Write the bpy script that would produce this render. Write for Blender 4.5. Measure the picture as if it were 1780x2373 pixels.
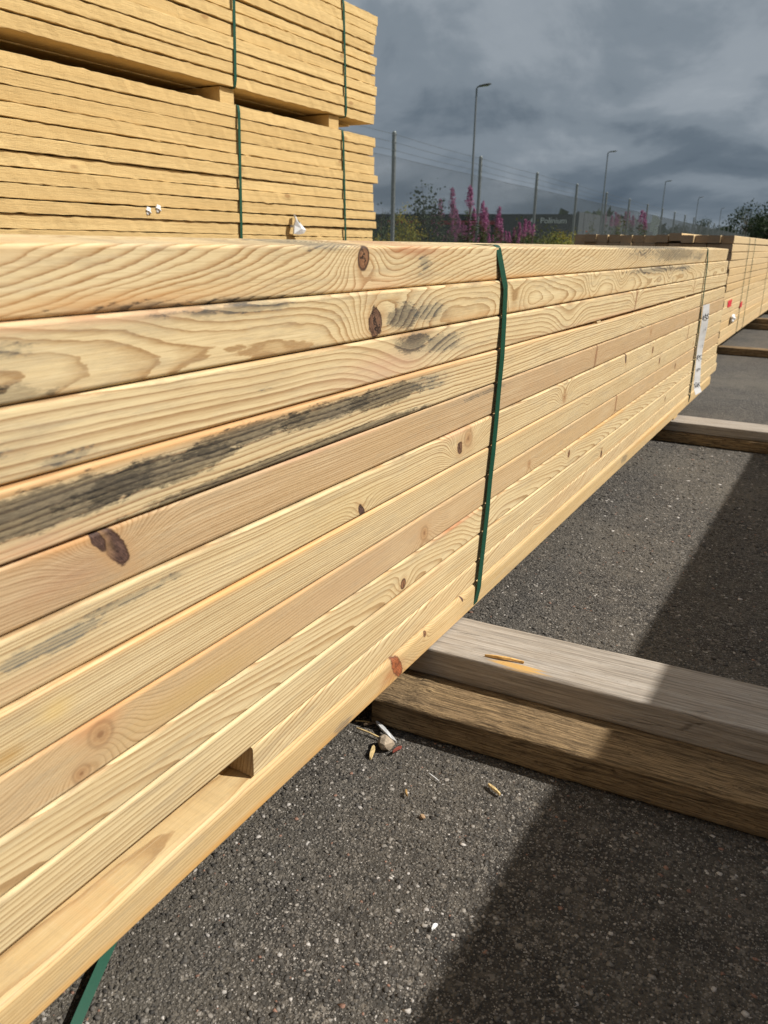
import bpy, bmesh, math, random
import numpy as np
from mathutils import Vector, Matrix

for o in list(bpy.data.objects): bpy.data.objects.remove(o)
S = bpy.context.scene
COL = S.collection
RNG = random.Random(7)

# ------------------------------------------------------------------ camera
CAM_H = 0.640
FPX = 1782.0
AX = np.array([[0.86641554, 0.17930658, -0.46601852],
               [0.49903486, -0.27921092, 0.82036911],
               [0.01698012, -0.94334003, -0.33139292]])
cd = bpy.data.cameras.new('camera'); cam = bpy.data.objects.new('camera', cd); COL.objects.link(cam)
cd.sensor_fit = 'HORIZONTAL'; cd.sensor_width = 36.0; cd.lens = 36.0 * FPX / 1780.0
cd.clip_start = 0.02; cd.clip_end = 4000
M = Matrix.Identity(4)
for i in range(3):
    M[i][0] = AX[i][0]; M[i][1] = -AX[i][1]; M[i][2] = -AX[i][2]
M[2][3] = CAM_H
cam.matrix_world = M
cd.dof.use_dof = True; cd.dof.focus_distance = 1.05; cd.dof.aperture_fstop = 16.0
S.camera = cam

def along(px, Y):
    """horizontal place at the distance Y along the yard, seen in photo column px"""
    py = 580 - .018 * (1974 - px)
    v = AX @ np.array([px - 890, py - 1186.5, FPX])
    return v[0] * Y / v[1]

# ------------------------------------------------------------------ sun, sky, exposure
SUN = Vector((0.634, 0.255, 0.729)).normalized()
sd = bpy.data.lights.new('sun', 'SUN'); sun = bpy.data.objects.new('sun', sd); COL.objects.link(sun)
sd.energy = 5.0; sd.angle = math.radians(0.55); sd.color = (1.0, 0.95, 0.865)
sun.rotation_euler = (-SUN).to_track_quat('-Z', 'Y').to_euler(); sun.location = SUN * 50

W = bpy.data.worlds.new('World'); S.world = W; W.use_nodes = True
V = S.view_settings
V.view_transform = 'Standard'; V.look = 'None'; V.gamma = 1.0; V.use_curve_mapping = False; V.exposure = 0.16
S.cycles.use_denoising = True

class T:
    """small node-tree writer"""
    def __init__(s, tree):
        s.t = tree; s.n = tree.nodes; s.n.clear()
    def new(s, k, **kw):
        x = s.n.new(k)
        for a, b in kw.items(): setattr(x, a, b)
        return x
    def put(s, sock, v):
        if isinstance(v, bpy.types.NodeSocket): s.t.links.new(v, sock)
        elif isinstance(v, (tuple, list)):
            if sock.type == 'RGBA' and len(v) == 3: v = tuple(v) + (1,)
            sock.default_value = v
        else: sock.default_value = v
    def m(s, op, *a, clamp=False):
        x = s.new('ShaderNodeMath', operation=op, use_clamp=clamp)
        for i, v in enumerate(a): s.put(x.inputs[i], v)
        return x.outputs[0]
    def sep(s, v):
        x = s.new('ShaderNodeSeparateXYZ'); s.put(x.inputs[0], v); return x.outputs
    def xyz(s, a, b, c):
        x = s.new('ShaderNodeCombineXYZ')
        for i, v in enumerate((a, b, c)): s.put(x.inputs[i], v)
        return x.outputs[0]
    def vm(s, op, a, b=None):
        x = s.new('ShaderNodeVectorMath', operation=op); s.put(x.inputs[0], a)
        if b is not None: s.put(x.inputs[1], b)
        return x.outputs[0]
    def noise(s, v, scale=5, detail=3, rough=.5, dist=0):
        x = s.new('ShaderNodeTexNoise'); s.put(x.inputs['Vector'], v); s.put(x.inputs['Scale'], scale)
        s.put(x.inputs['Detail'], detail); s.put(x.inputs['Roughness'], rough); s.put(x.inputs['Distortion'], dist)
        return x.outputs['Fac']
    def vor(s, v, scale=5, feature='F1', rnd=1):
        x = s.new('ShaderNodeTexVoronoi', feature=feature); s.put(x.inputs['Vector'], v); s.put(x.inputs['Scale'], scale)
        s.put(x.inputs['Randomness'], rnd); return x.outputs
    def ramp(s, f, stops, interp='LINEAR'):
        x = s.new('ShaderNodeValToRGB'); s.put(x.inputs[0], f); r = x.color_ramp; r.interpolation = interp
        while len(r.elements) < len(stops): r.elements.new(.5)
        for e, (p, c) in zip(r.elements, stops):
            e.position = p; e.color = (c, c, c, 1) if isinstance(c, (int, float)) else tuple(c) + (1,)
        return x.outputs[0]
    def mix(s, f, a, b, blend='MIX'):
        x = s.new('ShaderNodeMix', data_type='RGBA', blend_type=blend)
        s.put(x.inputs[0], f); s.put(x.inputs[6], a); s.put(x.inputs[7], b); return x.outputs[2]
    def step(s, v, a, b):
        x = s.new('ShaderNodeMapRange', interpolation_type='SMOOTHSTEP')
        s.put(x.inputs[0], v); s.put(x.inputs[1], a); s.put(x.inputs[2], b); return x.outputs[0]
    def rng(s, v, a, b, c, d):
        x = s.new('ShaderNodeMapRange')
        for i, q in enumerate((v, a, b, c, d)): s.put(x.inputs[i], q)
        return x.outputs[0]
    def gauss(s, *terms):
        """exp(-sum(((v-c)/w)^2))"""
        acc = None
        for v, c, w in terms:
            q = s.m('DIVIDE', s.m('SUBTRACT', v, c), w); q = s.m('MULTIPLY', q, q)
            acc = q if acc is None else s.m('ADD', acc, q)
        return s.m('EXPONENT', s.m('MULTIPLY', acc, -1.0))
    def bump(s, h, strength=.3, dist=.001, normal=None):
        x = s.new('ShaderNodeBump'); s.put(x.inputs['Height'], h); s.put(x.inputs['Strength'], strength)
        s.put(x.inputs['Distance'], dist)
        if normal is not None: s.put(x.inputs['Normal'], normal)
        return x.outputs[0]
    def out(s, color, rough=.6, normal=None, metal=0, spec=.4, sss=None, trans=None):
        b = s.new('ShaderNodeBsdfPrincipled'); o = s.new('ShaderNodeOutputMaterial')
        s.put(b.inputs['Base Color'], color); s.put(b.inputs['Roughness'], rough); s.put(b.inputs['Metallic'], metal)
        s.put(b.inputs['Specular IOR Level'], spec)
        if normal is not None: s.put(b.inputs['Normal'], normal)
        if trans:
            tr = s.new('ShaderNodeBsdfTranslucent'); s.put(tr.inputs[0], color)
            mx = s.new('ShaderNodeMixShader'); mx.inputs[0].default_value = trans
            s.t.links.new(b.outputs[0], mx.inputs[1]); s.t.links.new(tr.outputs[0], mx.inputs[2])
            s.t.links.new(mx.outputs[0], o.inputs[0])
        else: s.t.links.new(b.outputs[0], o.inputs[0])

def mat(name):
    m = bpy.data.materials.new(name); m.use_nodes = True; return m, T(m.node_tree)

# clouded sky: a dark cloud deck with a few openings onto a clear sky
t = T(W.node_tree)
d = t.new('ShaderNodeTexCoord').outputs['Generated']
dx, dy, dz = t.sep(d)
zz = t.m('ADD', t.m('MAXIMUM', dz, 0.0), .16)
uv = t.xyz(t.m('DIVIDE', dx, zz), t.m('DIVIDE', dy, zz), 3.7)
n1 = t.noise(uv, .62, 6, .48, .3)
n2 = t.noise(uv, 1.7, 6, .5, .3)
n3 = t.noise(t.xyz(dx, dy, t.m('MULTIPLY', dz, 1.5)), 5.0, 7, .56, .35)
f = t.m('ADD', t.m('ADD', t.m('MULTIPLY', n1, .40), t.m('MULTIPLY', n2, .20)), t.m('MULTIPLY', n3, .40))
f = t.m('ADD', f, t.rng(dz, 0.0, .34, -.05, .145))
cloud = t.ramp(f, [(.36, (.082, .112, .148)), (.44, (.135, .172, .212)), (.51, (.22, .262, .305)), (.58, (.31, .352, .395)), (.70, (.50, .54, .58))], 'EASE')
sky = t.new('ShaderNodeTexSky', sky_type='NISHITA')
sky.sun_disc = False; sky.sun_elevation = math.asin(SUN.z); sky.sun_rotation = math.atan2(SUN.x, SUN.y)
b1 = t.new('ShaderNodeBackground'); t.put(b1.inputs[0], sky.outputs[0]); b1.inputs[1].default_value = .06
b2 = t.new('ShaderNodeBackground'); t.put(b2.inputs[0], cloud); b2.inputs[1].default_value = 0.86
mx = t.new('ShaderNodeMixShader'); t.put(mx.inputs[0], t.step(f, .74, .66))
t.t.links.new(b1.outputs[0], mx.inputs[1]); t.t.links.new(b2.outputs[0], mx.inputs[2])
t.t.links.new(mx.outputs[0], t.new('ShaderNodeOutputWorld').inputs[0])

# ------------------------------------------------------------------ object helpers
def tag(o, label=None, cat=None, group=None, kind=None):
    if label: o['label'] = label
    if cat: o['category'] = cat
    if group: o['group'] = group
    if kind: o['kind'] = kind
    return o
def link(name, me, m=None, parent=None, loc=(0, 0, 0), rot=(0, 0, 0), smooth=False):
    o = bpy.data.objects.new(name, me); COL.objects.link(o)
    if m is not None and me is not None and len(me.materials) == 0: me.materials.append(m)
    o.location = loc; o.rotation_euler = rot
    if parent: o.parent = parent
    if smooth and me is not None: me.polygons.foreach_set('use_smooth', [True] * len(me.polygons))
    return o
def empty(name, loc=(0, 0, 0), rz=0):
    o = bpy.data.objects.new(name, None); COL.objects.link(o); o.location = loc; o.rotation_euler = (0, 0, rz)
    o.empty_display_size = .1; return o
def mesh(name, v, f):
    me = bpy.data.meshes.new(name); me.from_pydata([tuple(map(float, p)) for p in v], [], [tuple(q) for q in f]); me.update(); return me
def copy_tree(o, parent=None):
    c = o.copy(); COL.objects.link(c); c.parent = parent
    for ch in list(o.children): copy_tree(ch, c)
    return c
class MB:
    def __init__(s): s.v = []; s.f = []
    def add(s, v, f):
        b = len(s.v); s.v += [tuple(p) for p in v]; s.f += [tuple(b + i for i in q) for q in f]
    def box(s, x0, x1, y0, y1, z0, z1):
        v = [(x, y, z) for z in (z0, z1) for y in (y0, y1) for x in (x0, x1)]
        s.add(v, [(0, 2, 3, 1), (4, 5, 7, 6), (0, 1, 5, 4), (2, 6, 7, 3), (0, 4, 6, 2), (1, 3, 7, 5)])
    def tube(s, pts, rad, n=6, cap=True):
        pts = [Vector(p) for p in pts]; rad = rad if isinstance(rad, (list, tuple)) else [rad] * len(pts)
        rings = []
        for i, p in enumerate(pts):
            dd = (pts[min(i + 1, len(pts) - 1)] - pts[max(i - 1, 0)]).normalized()
            a = dd.orthogonal().normalized() if abs(dd.z) < .9 else Vector((1, 0, 0)); a = (a - dd * a.dot(dd)).normalized(); b = dd.cross(a)
            rings.append([p + (a * math.cos(2 * math.pi * k / n) + b * math.sin(2 * math.pi * k / n)) * rad[i] for k in range(n)])
        v = [q for r in rings for q in r]
        f = [(i * n + k, i * n + (k + 1) % n, (i + 1) * n + (k + 1) % n, (i + 1) * n + k) for i in range(len(pts) - 1) for k in range(n)]
        if cap: f += [tuple(range(n))[::-1], tuple((len(pts) - 1) * n + k for k in range(n))]
        s.add(v, f)
    def build(s, name, m, parent=None, loc=(0, 0, 0), rot=(0, 0, 0), smooth=False):
        return link(name, mesh(name, s.v, s.f), m, parent, loc, rot, smooth)

# ------------------------------------------------------------------ materials: wood
EARLY = (.735, .595, .345); LATE = (.40, .215, .072)
def pine(name, pith=(-.05, .0), ring=.003, slope=.004, drift=.012, wob=.0016, contrast=1.0, early=EARLY, late=LATE,
         knots=(), molds=(), tints=(), seed=None, bump=.25, dull=0.0, patch=1.0):
    """pine cut from a log: growth rings around a wandering pith, bent round knots; knots, blue stain and resin tints placed along the board"""
    m, t = mat(name)
    P = t.new('ShaderNodeTexCoord').outputs['Object']
    if seed is None:
        rnd = t.new('ShaderNodeObjectInfo').outputs['Random']
        off = t.m('MULTIPLY', rnd, 87.0)
    else: off = seed * 7.31; rnd = None
    x, y, z = t.sep(P)
    pxn = t.noise(t.xyz(off, y, 1.3), 2.1, 2, .5); pzn = t.noise(t.xyz(off, y, 9.7), 1.7, 2, .5)
    pz = pith[1]; px = pith[0]
    if seed is None:
        pz = t.m('ADD', pith[1], t.m('MULTIPLY', t.m('SUBTRACT', rnd, .5), .22)); px = t.m('ADD', px, t.m('MULTIPLY', t.m('FRACT', t.m('MULTIPLY', rnd, 13.7)), .05))
    ddx = t.m('SUBTRACT', t.m('SUBTRACT', x, px), t.m('MULTIPLY', t.m('SUBTRACT', pxn, .5), drift * 2))
    ddz = t.m('SUBTRACT', t.m('SUBTRACT', z, pz), t.m('MULTIPLY', t.m('SUBTRACT', pzn, .5), drift * 2))
    r = t.m('SQRT', t.m('ADD', t.m('MULTIPLY', ddx, ddx), t.m('MULTIPLY', ddz, ddz)))
    r = t.m('ADD', r, t.m('MULTIPLY', y, slope))
    w1 = t.noise(t.xyz(t.m('ADD', t.m('MULTIPLY', x, 14), off), t.m('MULTIPLY', y, 7), t.m('MULTIPLY', z, 26)), 1, 3, .5)
    w2 = t.noise(t.xyz(t.m('ADD', t.m('MULTIPLY', x, 90), off), t.m('MULTIPLY', y, 45), t.m('MULTIPLY', z, 190)), 1, 3, .6)
    r = t.m('ADD', r, t.m('MULTIPLY', t.m('SUBTRACT', w1, .5), wob * 2.2))
    r = t.m('ADD', r, t.m('MULTIPLY', t.m('SUBTRACT', w2, .5), wob * .35))
    for (ky, kz, kr, kind) in knots:
        g = t.gauss((y, ky, kr * 4.2), (z, kz, kr * 2.2))
        r = t.m('ADD', r, t.m('MULTIPLY', g, kr * (1.35 if kind == 'eye' else 2.3)))
    tt = t.m('DIVIDE', r, ring)
    tt = t.m('ADD', tt, t.m('MULTIPLY', t.noise(t.xyz(tt, off, 0), .55, 2, .5), 1.6))
    fr = t.m('FRACT', tt)
    late_m = t.ramp(fr, [(0.0, .0), (.42, .06), (.68, .5), (.84, 1.0), (.965, 1.0), (1.0, .0)])
    lw = t.noise(t.xyz(t.m('FLOOR', tt), off, y), 1.9, 2, .5)
    late_m = t.m('MULTIPLY', late_m, t.rng(lw, .3, .7, .62, 1.25), clamp=True)
    fib = t.noise(t.xyz(t.m('MULTIPLY', x, 900), t.m('MULTIPLY', y, 22), t.m('MULTIPLY', z, 900)), 1, 4, .62)
    fib2 = t.noise(t.xyz(t.m('MULTIPLY', x, 2400), t.m('MULTIPLY', y, 150), t.m('MULTIPLY', z, 2400)), 1, 2, .5)
    blot = t.noise(t.xyz(t.m('ADD', t.m('MULTIPLY', x, 10), off), t.m('MULTIPLY', y, 5), t.m('MULTIPLY', z, 24)), 1, 4, .6)
    col = t.mix(t.m('MULTIPLY', late_m, contrast, clamp=True), early, late)
    col = t.mix(t.rng(blot, .40, .78, 0, .40 * patch), col, (.56, .385, .185))
    col = t.mix(t.rng(blot, .5, .2, 0, .30 * patch), col, (.70, .575, .37))
    if rnd is not None:
        col = t.mix(t.m('MULTIPLY', t.m('FRACT', t.m('MULTIPLY', rnd, 37.3)), .75), col, (.60, .40, .185))
        col = t.mix(t.m('MULTIPLY', t.m('FRACT', t.m('MULTIPLY', rnd, 91.7)), .35), col, (.74, .60, .39))
    col = t.mix(t.rng(fib, .5, .75, 0, .6), col, (.38, .24, .11))
    lnm = t.m('MULTIPLY', t.step(fr, .78, .88), t.step(fr, .985, .94))
    col = t.mix(t.m('MULTIPLY', t.m('MULTIPLY', lnm, late_m), .5 * contrast), col, (.24, .125, .045))
    strk2 = t.noise(t.xyz(t.m('ADD', t.m('MULTIPLY', x, 420), off), t.m('MULTIPLY', y, 5), t.m('MULTIPLY', z, 420)), 1, 4, .68)
    col = t.mix(t.rng(strk2, .54, .74, 0, .5), col, (.36, .245, .125))
    col = t.mix(t.rng(strk2, .44, .28, 0, .4), col, (.80, .68, .45))
    grime = t.noise(t.xyz(t.m('ADD', t.m('MULTIPLY', x, 22), off), t.m('MULTIPLY', y, 9), t.m('MULTIPLY', z, 75)), 1, 6, .72)
    col = t.mix(t.rng(grime, .52, .72, 0, .5), col, (.34, .275, .185))
    if seed is not None:
        eg = t.step(t.m('ABSOLUTE', z), .0165, .0215)
        en = t.noise(t.xyz(off, t.m('MULTIPLY', y, 16), t.m('MULTIPLY', z, 90)), 1, 5, .7)
        col = t.mix(t.m('MULTIPLY', eg, t.rng(en, .50, .66, 0, .6)), col, (.26, .185, .11))
        col = t.mix(t.m('MULTIPLY', eg, t.rng(en, .46, .34, 0, .5)), col, (.66, .40, .17))
    col = t.mix(t.rng(fib2, .35, .65, 0, .16), col, (.80, .66, .43))
    if dull: col = t.mix(dull, col, (.42, .30, .20))
    # resin / pink tints at given places: (y, z, ly, lz, strength, colour)
    for (ty, tz, ly, lz, st, tc) in tints:
        g = t.gauss((y, ty, ly), (z, tz, lz))
        g = t.m('MULTIPLY', g, t.rng(blot, .3, .6, .3, 1.0)); col = t.mix(t.m('MULTIPLY', g, st, clamp=True), col, tc)
    hgt = t.m('ADD', t.m('MULTIPLY', late_m, .35), t.m('MULTIPLY', fib, .8))
    hgt = t.m('ADD', hgt, t.m('MULTIPLY', fib2, .35))
    edge = t.noise(t.xyz(t.m('MULTIPLY', x, 60), t.m('MULTIPLY', y, 60), t.m('MULTIPLY', z, 90)), 1.7, 4, .6)
    strk = t.noise(t.xyz(t.m('MULTIPLY', x, 60), t.m('MULTIPLY', t.m('ADD', y, t.m('MULTIPLY', z, .9)), 700), t.m('MULTIPLY', z, 90)), 1, 4, .65)
    SPEC = {  # length, height, lean, edge wobble, colours (core, mottle), rim strength
        'tight': (.95, 1.05, 0, .25, (.30, .155, .08), (.19, .09, .045), .9), 'rot': (1.0, 1.15, .2, .9, (.16, .085, .05), (.05, .028, .02), .9),
        'bark': (.80, 1.55, .95, .8, (.10, .058, .045), (.03, .018, .016), .7), 'resin': (.85, 1.55, 1.0, .9, (.30, .10, .04), (.12, .04, .022), .5),
        'pale': (1.05, .95, .1, .3, (.40, .23, .11), (.50, .32, .165), .18), 'slash': (.6, 2.4, -.35, .45, (.36, .19, .10), (.24, .12, .065), .5)}
    for (ky, kz, kr, kind) in knots:
        if kind == 'eye': continue
        el, ez, lean, wb, kc, k2, rs = SPEC[kind]
        a = t.m('DIVIDE', t.m('SUBTRACT', y, ky), kr * el)
        bz = t.m('DIVIDE', t.m('SUBTRACT', z, kz), kr * ez)
        if lean: a = t.m('ADD', a, t.m('MULTIPLY', bz, lean))
        q = t.m('SQRT', t.m('ADD', t.m('MULTIPLY', a, a), t.m('MULTIPLY', bz, bz)))
        q = t.m('ADD', q, t.m('MULTIPLY', t.m('SUBTRACT', edge, .5), wb))
        soft = kind in ('pale', 'slash')
        inside = t.step(q, 1.45 if soft else 1.10, .55 if soft else .94)
        rim = t.m('MULTIPLY', t.step(q, .74, .97), t.step(q, 1.22, 1.02))
        halo = t.step(q, 2.6, .9)
        rings = t.step(t.m('FRACT', t.m('MULTIPLY', q, 2.6)), .3, .95)
        kin = t.mix(t.m('MULTIPLY', rings, .8), kc, k2)
        if kind in ('bark', 'rot', 'resin'): kin = t.mix(t.rng(strk, .4, .68, 0, .9), kin, tuple(c * 1.9 for c in kc))
        kin = t.mix(t.rng(edge, .45, .65, 0, .6), kin, k2)
        if kind in ('tight', 'rot'):
            cr = t.m('MULTIPLY', t.step(t.m('ABSOLUTE', t.m('ADD', t.m('MULTIPLY', a, .6), t.m('ADD', t.m('MULTIPLY', bz, .35), t.m('MULTIPLY', t.m('SUBTRACT', edge, .5), 1.8)))), .13, .03), .9)
            kin = t.mix(cr, kin, (.015, .009, .007)); hgt = t.m('SUBTRACT', hgt, t.m('MULTIPLY', cr, t.m('MULTIPLY', inside, 2.5)))
        if kind == 'pale': kin = t.mix(t.step(q, .5, .1), kin, (.24, .12, .055))
        col = t.mix(t.m('MULTIPLY', halo, .42 if not soft else .3), col, (.50, .30, .145))
        col = t.mix(t.m('MULTIPLY', inside, .8 if soft else 1.0), col, kin)
        col = t.mix(t.m('MULTIPLY', rim, rs), col, (.055, .028, .018))
        hgt = t.m('SUBTRACT', hgt, t.m('MULTIPLY', inside, t.m('MULTIPLY', t.m('ADD', edge, strk), 2.2 if kind in ('bark', 'rot', 'resin') else .4)))
    # blue stain and mould: (y, z, ly, lz, strength, colour)
    if molds:
        mn = t.noise(t.xyz(t.m('ADD', t.m('MULTIPLY', x, 60), off), t.m('MULTIPLY', y, 38), t.m('MULTIPLY', z, 120)), 1, 6, .72)
        mf = t.noise(t.xyz(t.m('MULTIPLY', x, 500), t.m('MULTIPLY', y, 120), t.m('MULTIPLY', z, 900)), 1, 3, .7)
        mn = t.m('ADD', t.m('MULTIPLY', mn, .8), t.m('MULTIPLY', mf, .2))
        for (my, mz, ly, lz, st, mc) in molds:
            g = t.gauss((y, my, ly), (z, mz, lz))
            col = t.mix(t.m('MULTIPLY', t.m('MULTIPLY', g, t.rng(grime, .3, .65, .25, 1.0)), min(.6, .38 * st)), col, (.20, .175, .14))
            v = t.m('SUBTRACT', t.m('ADD', mn, t.m('MULTIPLY', g, .38 * st)), .70)
            soft = t.m('MULTIPLY', t.step(v, -.01, .11), t.rng(mf, .3, .6, .6, 1))
            late_boost = t.m('ADD', t.m('MULTIPLY', late_m, .3 if st > 1.3 else .75), .72 if st > 1.3 else .38, clamp=True)
            col = t.mix(t.m('MULTIPLY', t.m('MULTIPLY', soft, late_boost), .92), col, mc)
    nrm = t.bump(hgt, bump, .0009)
    t.out(col, t.rng(fib, .3, .7, .52, .72), nrm, spec=.28)
    return m

BLK = (.020, .018, .016); GRY = (.085, .085, .078); ORG = (.62, .33, .125); PNK = (.66, .39, .235); RED = (.42, .14, .06); BUF = (.52, .33, .19)
def sawn(name, base, dark, seed=None, saw=.35, knots=True, wear=0.0):
    """rough-sawn spruce plank"""
    m, t = mat(name)
    P = t.new('ShaderNodeTexCoord').outputs['Object']; rnd = t.new('ShaderNodeObjectInfo').outputs['Random']
    off = t.m('MULTIPLY', rnd, 61.0); x, y, z = t.sep(P)
    a = t.noise(t.xyz(t.m('ADD', t.m('MULTIPLY', x, 30), off), t.m('MULTIPLY', y, 2.2), t.m('MULTIPLY', z, 70)), 1, 4, .6)
    b = t.noise(t.xyz(t.m('MULTIPLY', x, 700), t.m('ADD', t.m('MULTIPLY', y, 30), off), t.m('MULTIPLY', z, 700)), 1, 4, .65)
    c = t.noise(t.xyz(t.m('ADD', t.m('MULTIPLY', x, 5), off), t.m('MULTIPLY', y, 1.6), t.m('MULTIPLY', z, 5)), 1, 3, .5)
    col = t.mix(t.rng(a, .35, .7, 0, .6), base, dark)
    col = t.mix(t.rng(b, .45, .75, 0, .5), col, tuple(v * .6 for v in dark))
    col = t.mix(t.rng(c, .45, .75, 0, .4), col, tuple(min(1, v * 1.18) for v in base))
    col = t.mix(t.m('MULTIPLY', t.m('FRACT', t.m('MULTIPLY', rnd, 17.3)), .6), col, tuple(v * .95 for v in dark))
    ln = t.noise(t.xyz(t.m('ADD', t.m('MULTIPLY', x, 160), off), t.m('MULTIPLY', y, 3), t.m('MULTIPLY', z, 260)), 1, 4, .65)
    col = t.mix(t.rng(ln, .52, .72, 0, .55), col, tuple(v * .62 for v in dark))
    h = t.m('ADD', t.m('MULTIPLY', b, .7), t.m('MULTIPLY', a, .6))
    if knots:
        v = t.vor(t.xyz(t.m('ADD', t.m('MULTIPLY', x, 8), off), t.m('MULTIPLY', y, 4.5), t.m('MULTIPLY', z, 11)), 1)[0]
        kn = t.step(v, .10, .05)
        col = t.mix(t.m('MULTIPLY', kn, .6), col, (.30, .15, .06))
        h = t.m('ADD', h, t.m('MULTIPLY', t.step(v, .20, .05), .9))
    sw = t.noise(t.xyz(off, t.m('MULTIPLY', y, 330), t.m('MULTIPLY', z, 6)), 1, 2, .6)
    h = t.m('ADD', h, t.m('MULTIPLY', sw, saw))
    t.out(col, .82, t.bump(h, .8, .003), spec=.15)
    return m
def weathered(name, base, dark, brown, scale=1.0, bumpd=.0016, speck=.3, scrape=None):
    m, t = mat(name)
    P = t.new('ShaderNodeTexCoord').outputs['Object']; off = t.m('MULTIPLY', t.new('ShaderNodeObjectInfo').outputs['Random'], 31.0)
    x, y, z = t.sep(P)   # grain runs along local x here
    a = t.noise(t.xyz(t.m('MULTIPLY', x, 3.2), t.m('ADD', t.m('MULTIPLY', y, 60), off), t.m('MULTIPLY', z, 60)), 1 * scale, 5, .62, .6)
    b = t.noise(t.xyz(t.m('MULTIPLY', x, 26), t.m('MULTIPLY', y, 520), t.m('MULTIPLY', z, 520)), 1, 4, .7)
    c = t.noise(t.vm('ADD', P, t.xyz(off, 0, 0)), 9, 5, .65)
    e = t.noise(P, 260, 3, .7)
    rg = t.m('FRACT', t.m('MULTIPLY', t.m('ADD', t.m('ADD', t.m('MULTIPLY', y, 1.0), t.m('MULTIPLY', z, .7)), t.m('MULTIPLY', a, .012)), 190))
    gr = t.noise(t.xyz(t.m('MULTIPLY', x, 7), t.m('ADD', t.m('MULTIPLY', y, 240), off), t.m('MULTIPLY', z, 240)), 1, 4, .6)
    sp = t.noise(t.xyz(t.m('MULTIPLY', x, .45), y, z), 120, 6, .75)
    col = t.mix(t.rng(a, .35, .7, 0, .8), base, brown)
    col = t.mix(t.rng(gr, .5, .68, 0, .85), col, dark)
    col = t.mix(t.rng(gr, .46, .28, 0, .5), col, tuple(min(1, v * 1.35) for v in base))
    col = t.mix(t.rng(sp, .56, .7, 0, speck), col, tuple(v * .5 for v in dark))
    col = t.mix(t.m('MULTIPLY', t.ramp(rg, [(0, 0), (.6, .15), (.9, 1), (1, 0)]), .4), col, dark)
    col = t.mix(t.rng(b, .45, .8 - .16 * speck, 0, min(1, .7 + .3 * speck)), col, dark)
    col = t.mix(t.rng(c, .5, .78, 0, .65), col, brown)
    col = t.mix(t.step(e, .66, .76), col, tuple(v * .4 for v in dark))
    if scrape:
        g = t.gauss((x, scrape[0], scrape[2]), (y, scrape[1], scrape[3]), (z, .0235, .009))
        col = t.mix(t.m('MULTIPLY', t.step(t.m('ADD', gr, t.m('MULTIPLY', g, .6)), .82, 1.05), .9), col, (.55, .33, .10))
    crack = t.vor(t.xyz(t.m('MULTIPLY', x, 2.3), t.m('ADD', t.m('MULTIPLY', y, 34), off), t.m('MULTIPLY', z, 34)), 1.2, 'DISTANCE_TO_EDGE')[0]
    ck = t.m('MULTIPLY', t.step(crack, .012, .0), t.step(c, .50, .62))
    col = t.mix(t.m('MULTIPLY', ck, .6), col, tuple(v * .3 for v in dark))
    h = t.m('SUBTRACT', t.m('ADD', t.m('ADD', t.m('MULTIPLY', b, .8), t.m('MULTIPLY', sp, speck * 1.5)), t.m('ADD', t.m('MULTIPLY', a, .5), t.m('MULTIPLY', gr, .8))), t.m('MULTIPLY', ck, 1.6))
    t.out(col, .8, t.bump(h, .7, bumpd), spec=.25)
    return m

def plain(name, c, rough=.6, metal=0, var=.15, scale=30, bump=0, spec=.4, trans=None):
    m, t = mat(name)
    P = t.new('ShaderNodeTexCoord').outputs['Object']
    n = t.noise(P, scale, 4, .6)
    col = t.mix(t.rng(n, .3, .7, 0, 1), tuple(v * (1 - var) for v in c), tuple(min(1, v * (1 + var)) for v in c))
    t.out(col, rough, t.bump(n, bump, .002) if bump else None, metal, spec, trans=trans)
    return m

G_PINE = pine('pine_planed', pith=(-.06, 0), ring=.0034, slope=.006, drift=.02)
G_FAR = pine('pine_far_bundle', pith=(-.06, 0), ring=.0045, slope=.006, drift=.02, contrast=.55, early=(.64, .47, .235), late=(.50, .32, .14))
G_SAWN = sawn('spruce_sawn', (.715, .53, .255), (.55, .37, .155))
G_GREY = weathered('timber_grey', (.44, .40, .355), (.19, .165, .14), (.34, .285, .225))
G_BROWN = weathered('timber_brown', (.47, .325, .17), (.085, .057, .031), (.27, .19, .11), 1.0, .008, 1.0)
G_SCR = weathered('timber_grey_scraped', (.44, .40, .355), (.19, .165, .14), (.34, .285, .225), scrape=(1.065, -.047, .050, .017))
G_STRAP, t = mat('strap_green')
P = t.new('ShaderNodeTexCoord').outputs['Object']
n = t.noise(P, 900, 2, .5)
t.out(t.mix(n, (.004, .050, .029), (.009, .076, .045)), .42, t.bump(n, .25, .0004), spec=.5)

# ------------------------------------------------------------------ ground
M_ASPH, t = mat('asphalt')
P = t.new('ShaderNodeTexCoord').outputs['Object']
big = t.noise(P, 1.6, 4, .6); mid = t.noise(P, 9, 4, .6)
v1 = t.vor(P, 260); v2 = t.vor(P, 480); fine = t.noise(P, 700, 3, .7)
c1 = t.sep(v1[1]); c2 = t.sep(v2[1])
col = t.mix(t.rng(mid, .3, .7, 0, 1), (.026, .024, .022), (.052, .048, .043))
chip = t.mix(c1[1], (.10, .092, .085), (.27, .245, .215))
col = t.mix(t.m('MULTIPLY', t.step(v1[0], .46, .30), t.step(c1[0], .35, .55)), col, chip)
col = t.mix(t.m('MULTIPLY', t.step(v2[0], .42, .25), t.step(c2[0], .55, .68)), col, t.mix(c2[1], (.14, .125, .108), (.45, .42, .38)))
col = t.mix(t.m('MULTIPLY', t.step(fine, .55, .75), .6), col, (.16, .14, .12))
v3 = t.vor(P, 95); c3 = t.sep(v3[1])
col = t.mix(t.m('MULTIPLY', t.step(v3[0], .45, .3), t.step(c3[0], .72, .85)), col, t.mix(c3[1], (.05, .046, .042), (.24, .215, .185)))
dust = t.noise(P, 30, 4, .7)
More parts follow.
